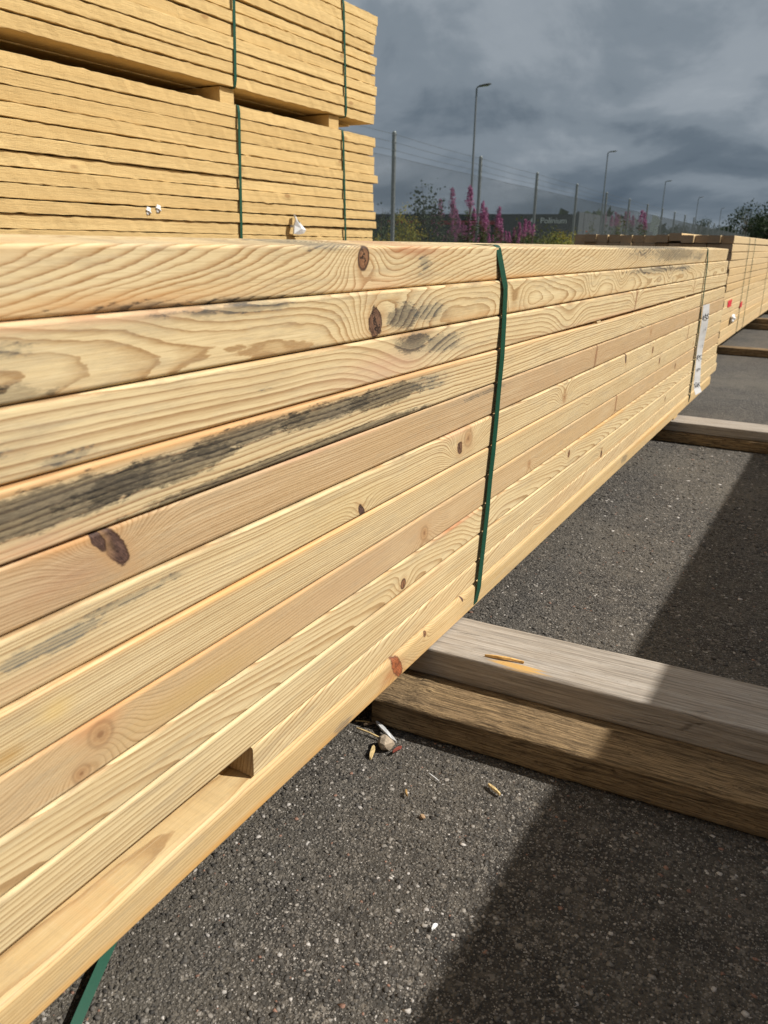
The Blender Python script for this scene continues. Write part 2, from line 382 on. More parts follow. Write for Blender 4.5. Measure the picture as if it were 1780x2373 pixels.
col = t.mix(t.rng(dust, .45, .72, 0, .5), col, (.15, .132, .11))
grit = t.noise(P, 75, 3, .65)
col = t.mix(t.rng(grit, .55, .72, 0, .7), col, (.18, .162, .138))
col = t.mix(t.rng(grit, .45, .3, 0, .6), col, (.022, .02, .018))
col = t.mix(t.rng(big, .44, .64, 0, .5), col, (.165, .145, .115))
big2 = t.noise(P, 4.5, 5, .65)
col = t.mix(t.rng(big2, .55, .75, 0, .55), col, (.028, .025, .023))
h = t.m('ADD', t.m('MULTIPLY', t.m('SUBTRACT', 1.0, v1[0]), .9), t.m('ADD', t.m('MULTIPLY', t.m('SUBTRACT', 1.0, v2[0]), .5), t.m('MULTIPLY', fine, .5)))
t.out(col, .78, t.bump(h, .9, .0028), spec=.35)
M_CHIP, t = mat('asphalt_chippings')
at = t.new('ShaderNodeAttribute', attribute_name='stone'); n = t.noise(t.new('ShaderNodeTexCoord').outputs['Object'], 900, 3, .7)
t.out(t.mix(t.rng(n, .35, .7, 0, .5), at.outputs['Color'], (.04, .037, .034)), .72, t.bump(n, .5, .0008), spec=.4)
M_GRASS, t = mat('grass')
P = t.new('ShaderNodeTexCoord').outputs['Object']
n = t.noise(P, .35, 5, .6); n2 = t.noise(P, 14, 4, .7)
t.out(t.mix(n2, t.mix(n, (.035, .055, .018), (.075, .085, .028)), (.05, .075, .02)), .9, t.bump(n2, .6, .05), spec=.15)

def sheet(name, x0, x1, y0, y1, z, m, label, cat):
    o = link(name, mesh(name, [(x0, y0, z), (x1, y0, z), (x1, y1, z), (x0, y1, z)], [(0, 1, 2, 3)]), m)
    return tag(o, label, cat, kind='structure')
sheet('terrain', -3000, 3000, -3000, 3000, -.06, M_GRASS, 'wide green grassland stretching away behind the fence', 'grassland')
yard = MB(); yard.add([(-8.2, -12, 0), (30, -12, 0), (30, 160, 0), (-15.5, 160, 0)], [(0, 1, 2, 3)])
tag(yard.build('yard_pavement', M_ASPH), 'dark grey coarse asphalt yard under the timber stacks', 'asphalt', kind='structure')

def chippings():
    r = np.random.default_rng(3)
    pts = []
    for (x0, x1, y0, y1, sp) in ((-.72, .26, .18, .95, .0042), (-.60, .26, .95, 1.7, .0060), (-.55, .1, 1.7, 3.0, .0105)):
        gx, gy = np.meshgrid(np.arange(x0, x1, sp), np.arange(y0, y1, sp))
        p = np.stack([gx.ravel(), gy.ravel()], 1) + r.uniform(-.5, .5, (gx.size, 2)) * sp * 1.1
        rad = np.clip(r.lognormal(math.log(.00125), .45, len(p)), .0006, .0033) * (sp / .0048) ** .6
        pts.append(np.concatenate([p, rad[:, None]], 1))
    p = np.concatenate(pts)
    phi = (1 + 5 ** .5) / 2
    ico = np.array([(-1, phi, 0), (1, phi, 0), (-1, -phi, 0), (1, -phi, 0), (0, -1, phi), (0, 1, phi), (0, -1, -phi), (0, 1, -phi), (phi, 0, -1), (phi, 0, 1), (-phi, 0, -1), (-phi, 0, 1)]) / 1.902
    tri = np.array([(0, 11, 5), (0, 5, 1), (0, 1, 7), (0, 7, 10), (0, 10, 11), (1, 5, 9), (5, 11, 4), (11, 10, 2), (10, 7, 6), (7, 1, 8), (3, 9, 4), (3, 4, 2), (3, 2, 6), (3, 6, 8), (3, 8, 9), (4, 9, 5), (2, 4, 11), (6, 2, 10), (8, 6, 7), (9, 8, 1)])
    # top half only: faces whose mean z is above the buried line
    n = len(p)
    jit = r.uniform(.38, 1.6, (n, 12, 1)); ang = r.uniform(0, 6.28, n); tx = r.uniform(-.5, .5, n)
    v = ico[None] * jit
    c, s_ = np.cos(tx)[:, None], np.sin(tx)[:, None]
    v = np.stack([v[..., 0], v[..., 1] * c - v[..., 2] * s_, v[..., 1] * s_ + v[..., 2] * c], -1)
    c, s_ = np.cos(ang)[:, None], np.sin(ang)[:, None]
    v = np.stack([v[..., 0] * c - v[..., 1] * s_, v[..., 0] * s_ + v[..., 1] * c, v[..., 2]], -1)
    v[..., 0] *= r.uniform(.75, 1.35, (n, 1))
    flat = r.uniform(.25, .6, (n, 1))
    v[..., 2] = np.minimum(v[..., 2], .42) * flat
    v *= p[:, 2][:, None, None]
    v[..., 0] += p[:, 0][:, None]; v[..., 1] += p[:, 1][:, None]
    v[..., 2] += (p[:, 2] * r.uniform(-.05, .18, n))[:, None]
    vv = v.reshape(-1, 3); ff = (tri[None] + (np.arange(n) * 12)[:, None, None]).reshape(-1, 3)
    me = bpy.data.meshes.new('asphalt_chippings')
    me.vertices.add(len(vv)); me.vertices.foreach_set('co', vv.ravel())
    me.loops.add(len(ff) * 3); me.loops.foreach_set('vertex_index', ff.ravel().astype(np.int32))
    me.polygons.add(len(ff)); me.polygons.foreach_set('loop_start', np.arange(0, len(ff) * 3, 3, dtype=np.int32)); me.polygons.foreach_set('loop_total', np.full(len(ff), 3, dtype=np.int32))
    me.update(calc_edges=True)
    u = r.random(n)
    pal = np.array([(.040, .037, .034), (.070, .064, .058), (.115, .106, .095), (.19, .175, .155), (.31, .285, .255), (.52, .49, .46), (.29, .16, .115)])
    idx = np.searchsorted([.26, .52, .74, .87, .95, .985], u)
    c3 = pal[idx] * r.uniform(.8, 1.2, (n, 1))
    ca = me.attributes.new('stone', 'FLOAT_COLOR', 'POINT')
    ca.data.foreach_set('color', np.repeat(np.concatenate([c3, np.ones((n, 1))], 1), 12, axis=0).astype(np.float32).ravel())
    o = link('asphalt_chippings', me, M_CHIP)
    tag(o, 'small mixed grey stones bound in the asphalt surface', 'chippings', kind='stuff')
chippings()

# ------------------------------------------------------------------ boards
def section(w, h, bev, n=3, btop=None):
    """cross-section (x from -w to 0, z +-h/2), rounded corners; btop: radius of the front top corner"""
    pts = []
    for cx, cz, a0, rr in ((0, h / 2, 0, btop or bev), (-w, h / 2, 90, bev), (-w, -h / 2, 180, bev), (0, -h / 2, 270, bev)):
        ox = cx - math.copysign(rr, 1 if cx == 0 else -1); oz = cz - math.copysign(rr, cz)
        for k in range(n + 1):
            a = math.radians(a0 + 90 * k / n); pts.append((ox + rr * math.cos(a), oz + rr * math.sin(a)))
    return pts
G_ENDS = []
def end_slot(me, m):
    me.materials.append(m[0]); me.materials.append(m[1])
    k = len(me.polygons); me.polygons[k - 1].material_index = 1; me.polygons[k - 2].material_index = 1
def board_mesh(name, w, h, y0, y1, bev=.003, nseg=1, n=2, seed=0, warp=0.0, rough=0.0, btop=None, thin=None, flat=False):
    sec = section(w, h, bev, n, btop); k = len(sec); r = random.Random(seed)
    ph = [r.uniform(0, 6.28) for _ in range(8)]
    v = []
    for i in range(nseg + 1):
        y = y0 + (y1 - y0) * i / nseg
        ox = warp * (math.sin(y * 1.3 + ph[0]) + .5 * math.sin(y * 3.1 + ph[1])); oz = warp * .45 * math.sin(y * 1.1 + ph[2])
        for j, (x, z) in enumerate(sec):
            e = 0
            if rough:
                top = z > 0
                e = rough * (math.sin(y * 2.1 + ph[3 + top]) * .35 + .25 * math.sin(y * 9.7 + ph[5 + top]) + r.gauss(0, .38) + (1.6 if r.random() < .012 else 0) * (1 if top else -1)) * (1 if x > -w / 2 else .2)
            zz_ = z + oz + (e if z < 0 else e * .9)
            if thin and z > 0: zz_ -= thin(y)
            v.append((x + ox + (r.gauss(0, rough * .4) if rough else 0), y, zz_))
    f = []
    for i in range(nseg):
        for j in range(k): f.append((i * k + j, i * k + (j + 1) % k, (i + 1) * k + (j + 1) % k, (i + 1) * k + j))
    f.append(tuple(range(k))); f.append(tuple(nseg * k + j for j in range(k))[::-1])
    me = mesh(name, v, [q[::-1] for q in f])
    sm = [(q % (n + 1)) != n for q in range(k)] * nseg + [False, False]
    if flat: sm = [False] * len(sm)
    me.polygons.foreach_set('use_smooth', sm)
    return me

# ------------------------------------------------------------------ front bundle
FX = -.421
ZB = [CAM_H + q for q in (-.0030, -.0480, -.0970, -.1445, -.1935, -.2405, -.2885, -.3345, -.380, -.4250, -.4700, -.5065, -.5465)]
YEND = [3.45, 3.50, 3.53, 3.53, 3.55, 3.57, 3.55, 3.57, 3.56, 3.60, 3.65, 3.50]
BASE = ZB[-1]
bundle = empty('lumber_bundle', (-.86, .8, BASE))
tag(bundle, 'long strapped bundle of planed pale pine studs with knots and black mould, on grey bearers', 'lumber')
IY = Matrix.Translation(Vector((.86, -.8, -BASE)))
def inb(o): o.parent = bundle; o.matrix_parent_inverse = IY; return o
PK = [
 dict(pith=(-.052, .034), ring=.0034, slope=.125, drift=.010, wob=.0036, contrast=.95, seed=1, late=(0.353, 0.172, 0.048),
      knots=[(.688, .010, .0105, 'tight'), (1.9, .012, .006, 'eye'), (2.5, -.01, .008, 'eye'), (3.2, -.02, .012, 'eye')],
      molds=[(1.95, .013, .22, .015, .75, GRY), (2.35, .006, .35, .022, 1.15, (.05, .045, .04)), (2.75, .0, .2, .02, .8, GRY), (2.1, .024, .6, .005, 1.2, BLK), (.40, -.022, .10, .007, 1.0, BLK), (.52, -.022, .12, .004, 1.1, BLK), (.62, .021, .07, .006, .95, GRY), (.82, .0, .03, .02, .7, GRY)],
      tints=[(.38, -.017, .11, .008, .85, ORG), (.27, .02, .05, .01, .5, ORG), (.72, -.02, .06, .012, .6, PNK), (.80, .018, .06, .006, .8, RED), (1.1, -.02, .25, .005, .6, ORG)]),
 dict(pith=(-.030, -.012), ring=.0044, slope=.040, drift=.026, wob=.0048, contrast=.85, seed=2, late=(0.346, 0.187, 0.062),
      knots=[(.713, -.008, .0125, 'rot'), (.775, -.004, .016, 'eye'), (1.114, -.004, .012, 'eye'), (1.543, .002, .011, 'eye'), (1.76, .008, .011, 'eye'), (2.3, .0, .012, 'eye')],
      molds=[(.27, -.019, .06, .008, 1.2, BLK), (.775, -.006, .040, .015, 1.4, (.06, .055, .05)), (.84, -.004, .05, .013, 1.15, GRY), (.50, .020, .10, .006, 1.0, GRY), (.26, .008, .05, .010, .8, GRY), (2.1, .019, .35, .011, 1.15, (.085, .08, .07)), (2.5, .016, .2, .012, .9, GRY)],
      tints=[(.33, .022, .12, .004, .8, PNK), (1.3, -.02, .6, .006, .4, ORG)]),
 dict(pith=(-.03, -.075), ring=.0062, slope=.014, drift=.010, wob=.0022, contrast=.85, seed=3, late=(0.332, 0.174, 0.066),
      knots=[(.80, -.020, .024, 'eye'), (1.40, -.022, .02, 'eye'), (1.93, .003, .0095, 'slash'), (2.75, .004, .008, 'slash')],
      molds=[(.80, .010, .045, .013, 1.35, (.06, .055, .05)), (.88, .004, .07, .014, 1.1, GRY), (.26, -.004, .05, .01, .75, GRY), (.32, -.016, .03, .006, .8, GRY), (.52, .0, .03, .006, .6, GRY)],
      tints=[(.74, -.012, .10, .016, .75, (.60, .36, .25)), (1.8, -.02, .5, .004, .5, PNK)]),
 dict(pith=(-.015, .085), ring=.0046, slope=.008, drift=.012, wob=.0030, contrast=1.0, seed=4, late=(0.303, 0.156, 0.055),
      knots=[(2.0, .0, .012, 'eye')],
      molds=[(.30, .004, .10, .014, 1.75, BLK), (.40, .004, .09, .012, 1.6, BLK), (.50, .012, .09, .010, 1.35, BLK), (.62, .010, .10, .011, 1.35, BLK), (.74, .008, .10, .013, 1.35, BLK), (.60, -.021, .22, .006, 1.9, BLK), (.85, .006, .06, .014, .85, GRY)],
      tints=[(.45, .022, .3, .004, .8, ORG), (.8, .022, .2, .003, .7, ORG), (1.6, .0215, .9, .004, .7, (.68, .44, .22)), (.28, -.02, .06, .008, .7, PNK)]),
 dict(pith=(-.02, -.11), ring=.0025, slope=.004, drift=.010, wob=.0018, contrast=.85, seed=5, early=(.56, .395, .225), late=(0.261, 0.132, 0.053),
      knots=[(.350, .007, .0105, 'bark'), (.336, .0165, .006, 'bark'), (2.68, -.008, .008, 'pale'), (1.62, .0, .010, 'slash'), (2.15, .004, .009, 'pale')],
      molds=[(1.02, .015, .14, .006, .85, GRY)],
      tints=[(.31, .021, .05, .006, .9, ORG), (.30, .0, .05, .02, .55, (.40, .22, .14)), (.62, .022, .12, .003, .8, PNK), (1.3, .0, .4, .03, .25, (.5, .33, .2))]),
 dict(pith=(-.03, -.10), ring=.0032, slope=.008, drift=.012, wob=.0022, contrast=.85, seed=6, late=(0.303, 0.162, 0.064),
      knots=[(.948, -.002, .0075, 'rot'), (.975, .006, .013, 'pale'), (.69, -.020, .0065, 'bark'), (1.89, .013, .008, 'bark'), (2.2, .0, .008, 'tight'), (1.42, -.006, .010, 'pale'), (2.75, .0, .010, 'slash')],
      molds=[(.29, .004, .06, .009, 1.05, (.12, .13, .125)), (.36, .010, .07, .006, .85, GRY)],
      tints=[(.62, .0, .12, .03, .35, (.56, .42, .18)), (.26, -.014, .06, .01, .5, BUF), (.94, .022, .05, .006, .7, PNK)]),
 dict(pith=(.01, -.12), ring=.0025, slope=.003, drift=.006, wob=.0012, contrast=1.0, seed=7, late=(0.289, 0.153, 0.055),
      knots=[(1.6, .0, .008, 'eye'), (2.32, .004, .0075, 'tight'), (2.9, -.004, .008, 'pale')],
      molds=[],
      tints=[(.5, .0215, .3, .004, .95, (.70, .40, .16)), (1.2, .021, .5, .005, .7, (.70, .45, .22)), (.245, -.010, .012, .006, .75, (.45, .25, .06)), (.285, .003, .014, .008, .7, (.72, .52, .2))]),
 dict(pith=(-.04, .10), ring=.0031, slope=.012, drift=.014, wob=.0020, contrast=.62, seed=8, early=(.58, .41, .225), late=(0.297, 0.162, 0.066),
      knots=[(.298, -.014, .0075, 'pale'), (.318, .008, .0110, 'pale'), (.848, -.003, .010, 'pale'), (1.85, .008, .009, 'slash'), (1.25, -.004, .007, 'pale'), (2.6, .0, .008, 'tight')],
      molds=[],
      tints=[(.42, -.008, .08, .012, .55, (.50, .34, .13)), (.315, .018, .02, .008, .95, (.62, .30, .14)), (.75, .0, .2, .03, .45, (.50, .34, .22)), (.4, .022, .3, .0025, .7, ORG)]),
 dict(pith=(-.014, -.020), ring=.0050, slope=.085, drift=.006, wob=.0022, contrast=.8, seed=9, late=(0.353, 0.190, 0.066),
      knots=[(.794, -.010, .0065, 'tight'), (1.49, .006, .0065, 'tight'), (1.05, .0, .014, 'eye')],
      molds=[],
      tints=[(1.8, .02, .3, .005, 1.0, (.62, .36, .14)), (.95, .021, .08, .003, .8, RED)]),
 dict(pith=(-.01, -.10), ring=.0047, slope=.004, drift=.008, wob=.0013, contrast=.9, seed=10, late=(0.324, 0.181, 0.064),
      knots=[(1.76, -.010, .0065, 'rot'), (2.5, .0, .006, 'tight')],
      molds=[], tints=[(.86, .016, .06, .007, .95, (.66, .38, .16)), (1.9, -.018, .4, .004, .7, (.7, .42, .18))]),
 dict(pith=(-.03, .03), ring=.0040, slope=.13, drift=.010, wob=.004, contrast=.9, seed=11, late=(0.353, 0.187, 0.069),
      knots=[(1.3, .0, .010, 'eye')], molds=[], tints=[(1.6, 0, .5, .02, .3, BUF)]),
 dict(pith=(-.02, .09), ring=.0034, slope=.004, drift=.012, wob=.0022, contrast=.7, seed=12, early=(.63, .46, .225), late=(0.353, 0.187, 0.059),
      knots=[(.780, .001, .0125, 'resin'), (.86, .012, .004, 'tight'), (.985, .014, .003, 'bark')],
      molds=[(.65, -.013, .03, .008, 1.05, (.10, .10, .10)), (2.01, .0, .05, .015, .9, GRY)],
      tints=[(.765, -.004, .028, .012, 1.0, (.42, .14, .035)), (.5, -.016, .5, .006, .75, (.62, .33, .09)), (2.4, .01, .3, .006, .7, (.66, .36, .12))]),
]
OFFX = [0, .0012, .0008, .0016, .0004, .0010, .0012, .0004, .0010, .0004, -.0002, .0018]
TILT = [.07, .04, .035, .015, .02, .012, .02, .01, .012, .015, .01, .0]
for i in range(12):
    h = ZB[i] - ZB[i + 1] - .0012; zc = (ZB[i] + ZB[i + 1]) / 2
    y0 = .49 if i == 10 else -1.88 - .02 * (i % 3)
    thin = (lambda y: .0042 * max(0, min(1, (y - 1.25) / .35)) ** 1) if i == 3 else None
    me = board_mesh('board', .0695, h, y0, YEND[i], .0032 if i < 11 else .0030, 70, 4, seed=i + 1, warp=.0006, thin=thin, btop=.0075 if i == 11 else None)
    m = pine('pine_stud_%d' % (i + 1), **PK[i])
    if i == 10: end_slot(me, (m, pine('end_grain', pith=(-.30, .04), ring=.0042, slope=0, drift=.002, wob=.0008, contrast=1.0, early=(.40, .285, .175), late=(.17, .095, .05), seed=33)))
    inb(link('board', me, m, None, (FX + OFFX[i], 0, zc), (0, TILT[i], 0)))
    if i == 3: pass
# boards behind the front column, and the top layer
PINE_BACK = [board_mesh('board', .0695, .0435, -1.9, 3.5 + dy_, .003, 1, 1, seed=40 + k) for k, dy_ in enumerate((0, .04, -.05))]
for i in range(12):
    zc = (ZB[i] + ZB[i + 1]) / 2
    for c in range(1, 13):
        me = PINE_BACK[(i * 5 + c * 3) % 3]
        dz_ = 0
        if i == 0 and c == 2: dz_ = .004
        o = inb(link('board', me, G_PINE, None, (FX - .0705 * c - .001, RNG.uniform(-.03, .03) - (.35 if (i == 0 and c in (2, 4)) else 0), zc + dz_ - (.0006 if i else 0)), (0, 0, 0)))
        o.scale = (1, 1, (ZB[i] - ZB[i + 1] - .0016) / .0435)
# little laths keeping the third and fourth layer apart
for y_ in (1.62, 2.62):
    b = MB(); b.box(-.03, 0, -.014, .014, -.0016, .0016); inb(b.build('spacer_lath', G_PINE, None, (FX - .001, y_, ZB[3] - .0026)))

def ribbon(name, pts, width, thick, wdir, m, parent=None):
    """band along pts; wdir = direction of its width"""
    P_ = [Vector(p) for p in pts]; v = []; f = []
    n = len(P_)
    for i, p in enumerate(P_):
        tdir = (P_[min(i + 1, n - 1)] - P_[max(i - 1, 0)]).normalized(); wd = Vector(wdir[i] if isinstance(wdir, list) else wdir)
        wd = (wd - tdir * wd.dot(tdir)).normalized(); nn = tdir.cross(wd).normalized()
        for a, b in ((-1, -1), (1, -1), (1, 1), (-1, 1)): v.append(p + wd * a * width / 2 + nn * b * thick / 2)
    for i in range(n - 1):
        for k in range(4): f.append((i * 4 + k, i * 4 + (k + 1) % 4, (i + 1) * 4 + (k + 1) % 4, (i + 1) * 4 + k))
    f += [(3, 2, 1, 0), tuple((n - 1) * 4 + k for k in range(4))]
    o = link(name, mesh(name, v, f), m); bm = bmesh.new(); bm.from_mesh(o.data); bmesh.ops.recalc_face_normals(bm, faces=bm.faces); bm.to_mesh(o.data); bm.free()
    if parent: o.parent = parent
    return o
def strap_loop(ys, xf, xb, ztop, zbot, corners, w=.016):
    """closed steel-tight strap: over the top, down the front along the board corners, under the bottom and up the back"""
    pts = []
    e = .0016
    for x_ in np.linspace(xb, xf - .006, 8): pts.append((x_, ys(ztop), ztop + e))
    for k in range(1, 5):
        a = math.radians(90 - 22.5 * k); pts.append((xf - .005 + (.005 + e) * math.cos(a), ys(ztop), ztop - .005 + (.005 + e) * math.sin(a)))
    for (x_, z_) in corners: pts.append((x_ + e, ys(z_), z_))
    pts.append((xf + e * .6, ys(zbot), zbot + .004)); pts.append((xf - .004, ys(zbot), zbot - e * .55))
    for x_ in np.linspace(xf - .03, xb, 6): pts.append((x_, ys(zbot), zbot - e * .55))
    pts.append((xb - e, ys(zbot), zbot)); pts.append((xb - e, ys(ztop), ztop)); pts.append((xb, ys(ztop), ztop + e))
    return pts
XB = FX - .0705 * 13 - .001
CORN = []
for i in range(1, 12): CORN.append((FX + OFFX[i] + .0028 - (.002 if i == 11 else 0), ZB[i] - .010))
def ys1(z):
    tq = (ZB[0] - z) / (ZB[0] - BASE); return 1.043 + .030 * min(1, tq / .12) * max(0, 1 - max(0, tq - .35) / .65) ** .9 - .004 * tq
def ys2(z): return 2.915 + .07 * (ZB[0] - z) / (ZB[0] - BASE)
for ys in (ys1, ys2):
    p = strap_loop(ys, FX, XB, ZB[0], BASE, CORN)
    inb(ribbon('strap', p, .016, .0011, (0, 1, 0), G_STRAP))
inb(ribbon('strap', strap_loop(lambda z: -1.1, FX, XB, ZB[0], BASE, CORN), .016, .0011, (0, 1, 0), G_STRAP))

M_PAPER = plain('paper_white', (.74, .75, .76), .55, var=.05, scale=60)
M_INK = plain('print_black', (.03, .03, .035), .6)
def text_mesh(body, size, depth=.0002):
    cu = bpy.data.curves.new('txt', 'FONT'); cu.body = body; cu.size = size; cu.extrude = depth; cu.align_x = 'CENTER'; cu.align_y = 'CENTER'; cu.resolution_u = 3
    o = bpy.data.objects.new('txt', cu); COL.objects.link(o)
    dg = bpy.context.evaluated_depsgraph_get(); me = bpy.data.meshes.new_from_object(o.evaluated_get(dg))
    bpy.data.objects.remove(o); return me
# paper tag on the far strap
tz = np.linspace(CAM_H - .186, CAM_H - .502, 16)
tp = []
for k, z_ in enumerate(tz):
    u = k / 15; tp.append((FX + .0175 + .002 * math.sin(u * 9) + (.012 * ((u - .85) / .15) ** 2 if u > .85 else 0), ys2(z_) + .014, z_))
tg = inb(ribbon('paper_tag', tp, .034, .0006, [(.52 + .10 * math.sin(k * .5), 1, 0) for k in range(16)], M_PAPER))
tg['label'] = 'long white printed paper tag hanging on the strap'
for txt, u, sz, dy_ in (('AS', .13, .026, 0), ('1', .27, .016, .006), ('I', .46, .014, .006), ('PC', .585, .024, 0), ('IIIIII', .72, .012, 0), ('OK', .90, .024, -.002)):
    k = u * 15; i0 = int(k); p = Vector(tp[i0]).lerp(Vector(tp[min(i0 + 1, 15)]), k - i0)
    me = text_mesh(txt, sz); lt = link('lettering', me, M_INK, None, (p.x + .0030 + dy_ * .5, p.y - .0020 + dy_, p.z), (math.pi / 2, 0, math.atan2(1, .55)))
    lt.parent = tg

# ------------------------------------------------------------------ bearers
def bearer(name, x0, x1, yc, z0, z1, w, m, label, bev=.004, rz=0.0, rough=.0012, group=None, seed=1):
    me = board_mesh(name, w, z1 - z0, 0, x1 - x0, bev, 60, 2, seed=seed, warp=.001, rough=rough)
    # turn so that the length lies along x: local x = length
    for v_ in me.vertices: v_.co = (v_.co.y, -v_.co.x - w / 2, v_.co.z)
    me.flip_normals()
    o = link(name, me, m, None, (x0, yc - rz * (-.2 - x0), (z0 + z1) / 2), (0, 0, rz))
    return tag(o, label, 'timber', group)
ZT = BASE - .0016
bearer('timber_bearer', -1.36, .62, .955, .0474, ZT, .116, G_SCR, 'weathered grey planed timber with a yellow scrape, lying on a rough brown plank', .0040, .068, .0007, seed=4)
bearer('timber_bearer', -.470, .75, .882, 0.0018, .0468, .135, G_BROWN, 'rough dirty brown plank on the asphalt under a grey timber, beside a pale pebble', .006, .072, .0012, seed=9)
bearer('timber_bearer', -1.36, .62, 2.835, .0378, .0722, .125, G_GREY, 'pale grey timber under the tagged end of the pine bundle', .0030, .02, .0003, seed=14)
bearer('timber_bearer', -1.36, .62, 2.812, .0018, .0372, .105, G_BROWN, 'narrow brown plank beneath the pale grey timber by the small packing block', .004, .02, .0006, seed=19)
b = MB(); b.box(-.93, -.432, 2.79, 2.855, .0730, BASE - .0018)
tag(b.build('packing_block', G_SAWN), 'small orange-brown packing block between the pale grey timber and the bundle', 'block')
bearer('timber_bearer', -1.36, .4, -1.0, .0474, ZT, .118, G_GREY, 'grey timber under the end of the pine bundle behind the loose strap', seed=24)
bearer('timber_bearer', -1.36, .4, -1.0, .0018, .0468, .115, G_BROWN, 'brown plank under the grey timber behind the loose strap', seed=29)
# fresh yellow scrape and loose splinter on the grey bearer
M_FRESH = plain('fresh_wood', (.62, .38, .13), .7, var=.3, scale=160, bump=.4)
def chip(name, loc, rot, size, m, label, cat='wood chip', seed=0, group=None):
    r = random.Random(seed); l, w, h = size; v = []; f = []
    n = 6
    for i in range(n + 1):
        u = i / n; ww = w * (1 - abs(2 * u - 1) ** 2.5 * r.uniform(.5, 1)) * r.uniform(.8, 1.15) + w * .08
        bz = h * .6 * math.sin(u * 3.1) ; by = w * .5 * math.sin(u * 2.3 + seed)
        v += [(l * (u - .5), -ww / 2 + by, bz), (l * (u - .5), ww / 2 + by, bz), (l * (u - .5), ww / 3 + by, bz + h), (l * (u - .5), -ww / 3 + by, bz + h * r.uniform(.7, 1.1))]
    for i in range(n):
        for k in range(4): f.append((i * 4 + k, (i + 1) * 4 + k, (i + 1) * 4 + (k + 1) % 4, i * 4 + (k + 1) % 4))
    f += [(0, 1, 2, 3), tuple(n * 4 + k for k in (3, 2, 1, 0))]
    o = link(name, mesh(name, v, f), m, None, loc, rot)
    return tag(o, label, cat, group)
chip('wood_splinter', (-.318, .907, ZT + .0006), (0, 0, .12), (.055, .0042, .003), M_FRESH, 'long fresh yellow splinter torn up on the grey timber', 'splinter', 5)
for k, (dx_, dy_, l_) in enumerate(((.012, -.008, .05), (.02, -.013, .04), (-.008, -.012, .03))):
    pass

# upright block between bearer and bundle
b = MB(); b.box(-.022, .022, -.03, .03, 0, .0005)
M_STR = plain('straw', (.60, .45, .22), .7, var=.25, scale=200)
M_STONE = plain('pebble', (.42, .34, .25), .8, var=.35, scale=130, bump=.6)
M_BARK = plain('bark_bit', (.20, .045, .03), .8, var=.3, scale=200, bump=.5)
M_WHITE = plain('plastic_white', (.76, .78, .80), .45, var=.08, scale=120, bump=.1)
chip('wood_block', (-.398, 2.776, ZT - .002), (math.radians(88), math.radians(90), 0), (.004, .004, .002), M_FRESH, 'tiny orange wood crumb on the grey timber', seed=3) if False else None

def pebble(name, loc, s, m, label, cat, seed):
    bm = bmesh.new(); bmesh.ops.create_icosphere(bm, subdivisions=2, radius=1); r = random.Random(seed)
    dirs = [Vector((r.gauss(0, 1), r.gauss(0, 1), r.gauss(0, 1))).normalized() for _ in range(9)]
    for v_ in bm.verts:
        q = v_.co.copy()
        for dd in dirs:
            e = q.dot(dd); lim = .72
            if e > lim: q -= dd * (e - lim)
        v_.co = Vector((q.x * s[0], q.y * s[1], q.z * s[2]))
    me = bpy.data.meshes.new(name); bm.to_mesh(me); bm.free()
    return tag(link(name, me, m, None, loc), label, cat)
pebble('pebble', (-.4206, .757, .0085), (.0135, .0125, .0120), M_STONE, 'pale angular pebble lying among straw beside the brown plank', 'pebble', 4)
chip('wood_chip', (-.430, .737, .002), (0, .1, -1.0), (.024, .006, .004), M_STR, 'thick tan bark chip leaning beside the pale pebble', seed=2)
chip('straw', (-.452, .768, .004), (0, .06, -.02), (.045, .0022, .0018), M_STR, 'pale straw stalk poking out from behind the pebble', 'straw', 7)
chip('straw', (-.475, .788, .004), (0, .0, .4), (.022, .0018, .0014), M_STR, 'short pale straw near the corner of the brown plank', 'straw', 8)
chip('bark_bit', (-.404, .757, .004), (0, .25, 1.35), (.022, .0035, .003), M_BARK, 'dark red bark sliver standing right by the pebble', 'bark', 11)
chip('paper_scrap', (-.434, .782, .006), (.3, 0, -.35), (.050, .007, .003), M_WHITE, 'crumpled whitish scrap behind the pebble against the plank', 'scrap', 21)
chip('twig', (-.452, .792, .006), (0, -.12, .5), (.042, .003, .0025), plain('twig', (.12, .085, .055), .8), 'dark brown twig resting on the crumpled whitish scrap', 'twig', 13)
chip('wood_chip', (-.263, .752, .003), (0, 0, -.62), (.022, .0042, .003), M_STR, 'flat yellow wood chip lying alone on sunlit asphalt near the shadow edge', seed=17)
chip('wood_chip', (-.352, .690, .003), (0, 0, -1.2), (.010, .0036, .003), plain('tan', (.42, .26, .10), .7), 'small round tan chip on the sunlit asphalt', seed=23)
chip('straw', (-.338, .735, .003), (0, 0, -.4), (.020, .0012, .001), M_WHITE, 'thin white fibre on the sunlit asphalt', 'fibre', 29)
chip('plastic_scrap', (-.236, .532, .003), (0, .0, .9), (.008, .004, .002), M_WHITE, 'tiny bright white plastic scrap at the edge of the shadow', 'scrap', 31)
chip('leaf_litter', (.02, 1.283, .003), (0, 0, .9), (.018, .006, .002), plain('leaf_brown', (.25, .13, .07), .8), 'small brown leaf on the shaded asphalt', 'leaf', 37)
for k, q in enumerate(((-.255, 2.9, .20), (.12, .55, .012))):
    pass
pebble('pebble', (-.318, .665, .003), (.0042, .0036, .0028), plain('pebble_tan', (.36, .24, .14), .8, var=.3, scale=300), 'small round tan pebble alone on the sunlit asphalt', 'pebble', 8)

